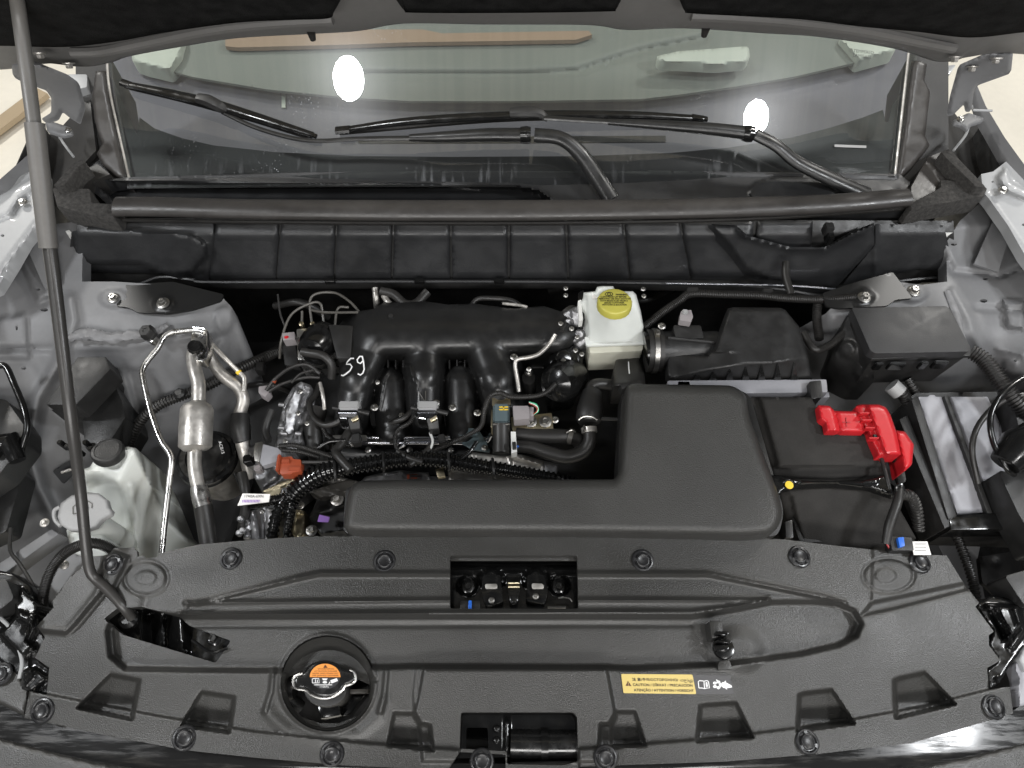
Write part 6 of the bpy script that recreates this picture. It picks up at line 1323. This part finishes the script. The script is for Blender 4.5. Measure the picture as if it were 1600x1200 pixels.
part('pipe', tube([(455, 1073, -.055), (480, 1074, -.055)], 3, 8, 2), 'dull_metal', rf)
part('elbow', tube([(450, 1085, -.075), (456, 1095, -.08), (470, 1105, -.09)], 10, 12, 4), 'black_plastic', rf)
part('seal_strip', prism([(538, 1077), (576, 1076), (574, 1083), (538, 1084)], .012, -.055, bev=.001), 'dull_rod', rf)
part('seal_strip', prism([(535, 1088), (570, 1086), (545, 1118), (532, 1120)], .03, -.075, bev=.002), 'gloss_black', rf)
part('radiator_core', prism([(440, 1045), (590, 1045), (590, 1140), (440, 1140)], .1, -.10, bev=.0), 'black_plastic', rf)

# ================================================================ HOOD LATCH
hlc = thing('hood_latch', 'glossy black hood latch mechanism inside the central opening', 'latch', (803, 915, -.05))
part('back_plate', sheet([(690, 860), (915, 860), (918, 962), (690, 962)], -.055, 4, (), [f_poly([(700, 885), (905, 885), (905, 893), (700, 893)], .010, 8), f_line([(700, 891), (745, 891)], .010, 6), f_line([(862, 891), (905, 891)], .010, 6), f_disc(768, 905, 18, .022, 12, 14), f_disc(837, 905, 18, .022, 12, 14), f_disc(731, 915, 14, .008, 6), f_disc(873, 915, 14, .008, 6)], skirt=.02), 'gloss_black', hlc)
part('bracket', prism(rounded([(755, 898), (782, 898), (786, 940), (760, 948), (752, 925)], 4), .02, -.030, bev=.005), 'gloss_black', hlc)
part('bracket', prism(rounded([(824, 898), (850, 898), (856, 925), (850, 944), (822, 938)], 4), .02, -.030, bev=.005), 'gloss_black', hlc)
part('polished_edge', prism(rounded([(758, 912), (777, 912), (777, 920), (758, 920)], 3), .006, -.027, bev=.003), 'dull_metal', hlc)
part('polished_edge', prism(rounded([(831, 911), (849, 912), (850, 920), (831, 920)], 3), .006, -.027, bev=.003), 'dull_metal', hlc)
part('latch_hook', prism(rounded([(793, 908), (812, 908), (812, 925), (808, 944), (798, 944), (794, 925)], 3), .015, -.034, bev=.003), 'gloss_black', hlc)
part('spring', tube([(794, 911, -.028), (812, 911, -.028)], 2, 10, 5, corr=.002), 'gold_zinc', hlc); part('spring', tube([(794, 917, -.028), (812, 917, -.028)], 2, 10, 5, corr=.002), 'gold_zinc', hlc)
bolt(hlc, (731, 917, -.045), 10, 'body_black'); bolt(hlc, (873, 917, -.045), 10, 'body_black'); bolt(hlc, (768, 938, -.026), 5, 'zinc'); bolt(hlc, (837, 932, -.026), 5, 'zinc'); bolt(hlc, (803, 936, -.03), 7, 'body_black')
part('switch_plug', prism([(718, 938), (750, 938), (750, 954), (718, 954)], .02, -.02, bev=.002), 'black_plastic', hlc)
part('blue_tab', prism([(732, 938), (737, 938), (737, 953), (731, 953)], .01, -.015, bev=.001), 'blue_plastic', hlc)
part('cable_end', tube([(856, 949, -.02), (884, 949, -.02)], 1.8, 8, 3), 'zinc', hlc)
part('ledge', prism([(704, 870), (901, 870), (901, 876), (704, 876)], .004, -.012, bev=.0005), 'cover_plastic', hlc)
part('cable', tube([(872, 934, -.03), (888, 934, -.03), (894, 940, -.03)], 1.1, 6, 3), 'zinc', hlc)

# things seen in the lower opening and in the prop rod slot
fm = thing('fan_motor_bracket', 'glossy black bracket and round motor inside the lower centre opening', 'bracket', (810, 1150, -.06))
part('plate', sheet([(712, 1105), (905, 1105), (908, 1180), (712, 1185)], -.045, 5, [rounded([(729, 1137), (762, 1137), (763, 1170), (728, 1170)], 3, 2)], [f_line([(792, 1128), (792, 1172)], .008, 4)], skirt=.012), 'gloss_black', fm)
part('deep_panel', prism([(700, 1100), (905, 1100), (905, 1210), (700, 1210)], .01, -.12, bev=0), 'black_plastic', fm)
part('motor', tube([(798, 1162, -.05), (850, 1163, -.05), (905, 1163, -.05)], [22, 22, 22], 24, 3), 'body_black', fm)
part('motor_ring', tube([(845, 1163, -.05), (856, 1163, -.05)], [25, 25], 24, 2), 'gloss_black', fm)
for x, y in ((776, 1139), (776, 1157)): part('rivet', lathe((x, y, -.045), [(6, 0), (6, 2), (4, 4), (1, 4.5)], 16), 'gloss_black', fm)
part('crossbar', prism([(796, 1190), (905, 1188), (905, 1215), (796, 1215)], .02, -.03, bev=.004), 'gloss_black', fm)
sl = thing('support_bracket', 'black radiator support bracket with a bolt showing in the prop rod slot', 'bracket', (260, 990, -.06))
part('panel', sheet([(150, 935), (375, 935), (375, 1050), (150, 1050)], -.07, 5, (), [f_line([(235, 960), (238, 1000)], -.02, 10), f_line([(282, 965), (285, 1015)], .02, 9), f_line([(262, 965), (262, 1010)], -.015, 6)], skirt=.01), 'gloss_black', sl)
part('stiffener', tube([(300, 1000, -.03), (330, 1019, -.03), (355, 1013, -.03)], 2.4, 8, 5), 'gloss_black', sl)
bolt(sl, (335, 998, -.04), 11, 'body_black')

# ================================================================ FRONT: GRILLE TOP, BUMPER, SIDE BRACKETS
bp = thing('front_bumper', 'dusty black front grille top edge and bumper below the radiator cover', 'bumper', (800, 1200, -.05))
def zb(X, Y): return -.050-.016*((X-800)/760)**2
out = [(-60, 1052), (40, 1118), (170, 1146), (289, 1168), (537, 1192), (900, 1194), (1133, 1186), (1279, 1174), (1425, 1157), (1583, 1110), (1600, 1100), (1660, 1080), (1660, 1250), (-60, 1250)]
part('grille_top', sheet(out, zb, 6, (), [lambda X, Y: -.005*sm((Y-(1172+28*(1-((X-800)/760)**2)))/26)], skirt=.05), 'dusty_black', bp)
out = [(-60, 1130), (0, 1152), (60, 1168), (150, 1190), (250, 1206), (400, 1220), (400, 1260), (-60, 1260)]
part('fascia', sheet(out, lambda X, Y: zb(X, Y)+.006, 8, (), [], rnd=(6, .008), skirt=.05), 'cover_plastic', bp)
out = [(1660, 1130), (1600, 1160), (1520, 1180), (1400, 1204), (1380, 1260), (1660, 1260)]
part('fascia', sheet(out, lambda X, Y: zb(X, Y)+.006, 8, (), [], rnd=(6, .008), skirt=.05), 'cover_plastic', bp)
def rib_bracket(pts, feats, label, fix):
    t = thing('headlamp_bracket', label, 'bracket', (pts[0][0], pts[0][1], -.05)); part('moulding', sheet(rounded(pts, 5), fix, 3.5, (), feats, rnd=(4, .004), skirt=.04), 'gloss_black', t); return t
b1 = rib_bracket([(-40, 885), (20, 895), (50, 915), (62, 960), (62, 975), (78, 1010), (60, 1030), (80, 1045), (76, 1088), (50, 1080), (30, 1090), (30, 1060), (-40, 1000)], [f_poly([(20, 940), (35, 920), (62, 945), (50, 980), (28, 965)], .018, 6), f_poly([(0, 990), (30, 955), (56, 965), (40, 1000), (55, 1015), (38, 1030)], .014, 6), f_poly([(34, 1050), (55, 1045), (76, 1060), (50, 1080), (36, 1075)], .014, 6), f_line([(38, 985), (52, 962)], .006, 3), f_line([(40, 1025), (54, 1008)], .006, 3), f_line([(38, 1068), (50, 1055)], .006, 3)],
            'glossy black ribbed headlamp bracket at the left of the radiator cover', [(20, 930, -.03), (60, 1080, -.045)])
part('lamp_housing', prism(rounded([(-80, 900), (10, 905), (22, 935), (-10, 960), (-80, 980)], 6), .05, -.0, bev=.008), 'black_plastic', b1)
b2 = rib_bracket([(1524, 944), (1550, 930), (1600, 940), (1660, 950), (1660, 1060), (1600, 1010), (1578, 1040), (1560, 1070), (1546, 1078), (1540, 1046), (1560, 1032), (1543, 1008), (1552, 986)], [f_poly([(1540, 945), (1590, 948), (1596, 975), (1575, 1000), (1560, 975)], .016, 6), f_poly([(1545, 955), (1560, 950), (1578, 990), (1566, 998)], -.012, 5), f_line([(1586, 952), (1598, 985), (1580, 1010)], .006, 5), f_line([(1558, 1062), (1566, 1072)], .008, 3)],
            'glossy black ribbed headlamp bracket at the right of the radiator cover', [(1550, 960, -.04), (1600, 1000, -.03)])
part('lamp_housing', prism(rounded([(1570, 900), (1640, 880), (1680, 960), (1600, 945)], 6), .05, -.02, bev=.008), 'black_plastic', b2)
fp_ = thing('fender_panel', 'dark painted front corner panel at the lower left edge', 'panel', (0, 1050, -.04))
part('panel', sheet([(-80, 985), (0, 1000), (28, 1035), (34, 1062), (45, 1080), (40, 1120), (-80, 1060)], -.042, 5, (), [], rnd=(5, .004), skirt=.03), 'cover_plastic', fp_)
t = thing('cover_clip', 'black press-in clip on the corner panel at the lower left edge', 'clip', (2, 1053, -.038), 'press-in clips on the radiator cover'); t.scale = (S(2, 1053, -.04)/cs,)*3
for nm, m_ in zip(('base_ring', 'centre_pin', 'notch_tab'), CM):
    o = bpy.data.objects.new(nm, m_); col.objects.link(o); o.parent = t
fp_ = thing('headlamp_lens', 'clear bright headlamp lens corner at the lower right edge', 'headlamp', (1595, 1050, -.04))
part('lens', sheet([(1600, 1022), (1583, 1040), (1590, 1060), (1592, 1078), (1590, 1086), (1592, 1104), (1660, 1090), (1660, 990)], -.035, 4, (), [f_line([(1586, 1040), (1593, 1062), (1590, 1080)], .005, 3)], rnd=(3, .003), skirt=.02), 'plate_metal', fp_)
part('lens', sheet([(1604, 1000), (1590, 1030), (1600, 1050), (1680, 1040), (1680, 980)], -.028, 4, (), [], rnd=(3, .003), skirt=.02), 'pale_paint', fp_)
link('side_strip', tube([(0, 965, -.02), (18, 985, -.025), (34, 1030, -.03), (30, 1060, -.035)], 3, 8, 5), 'pale_paint', label='pale painted edge strip of the fender beside the left bracket', cat='edge strip')
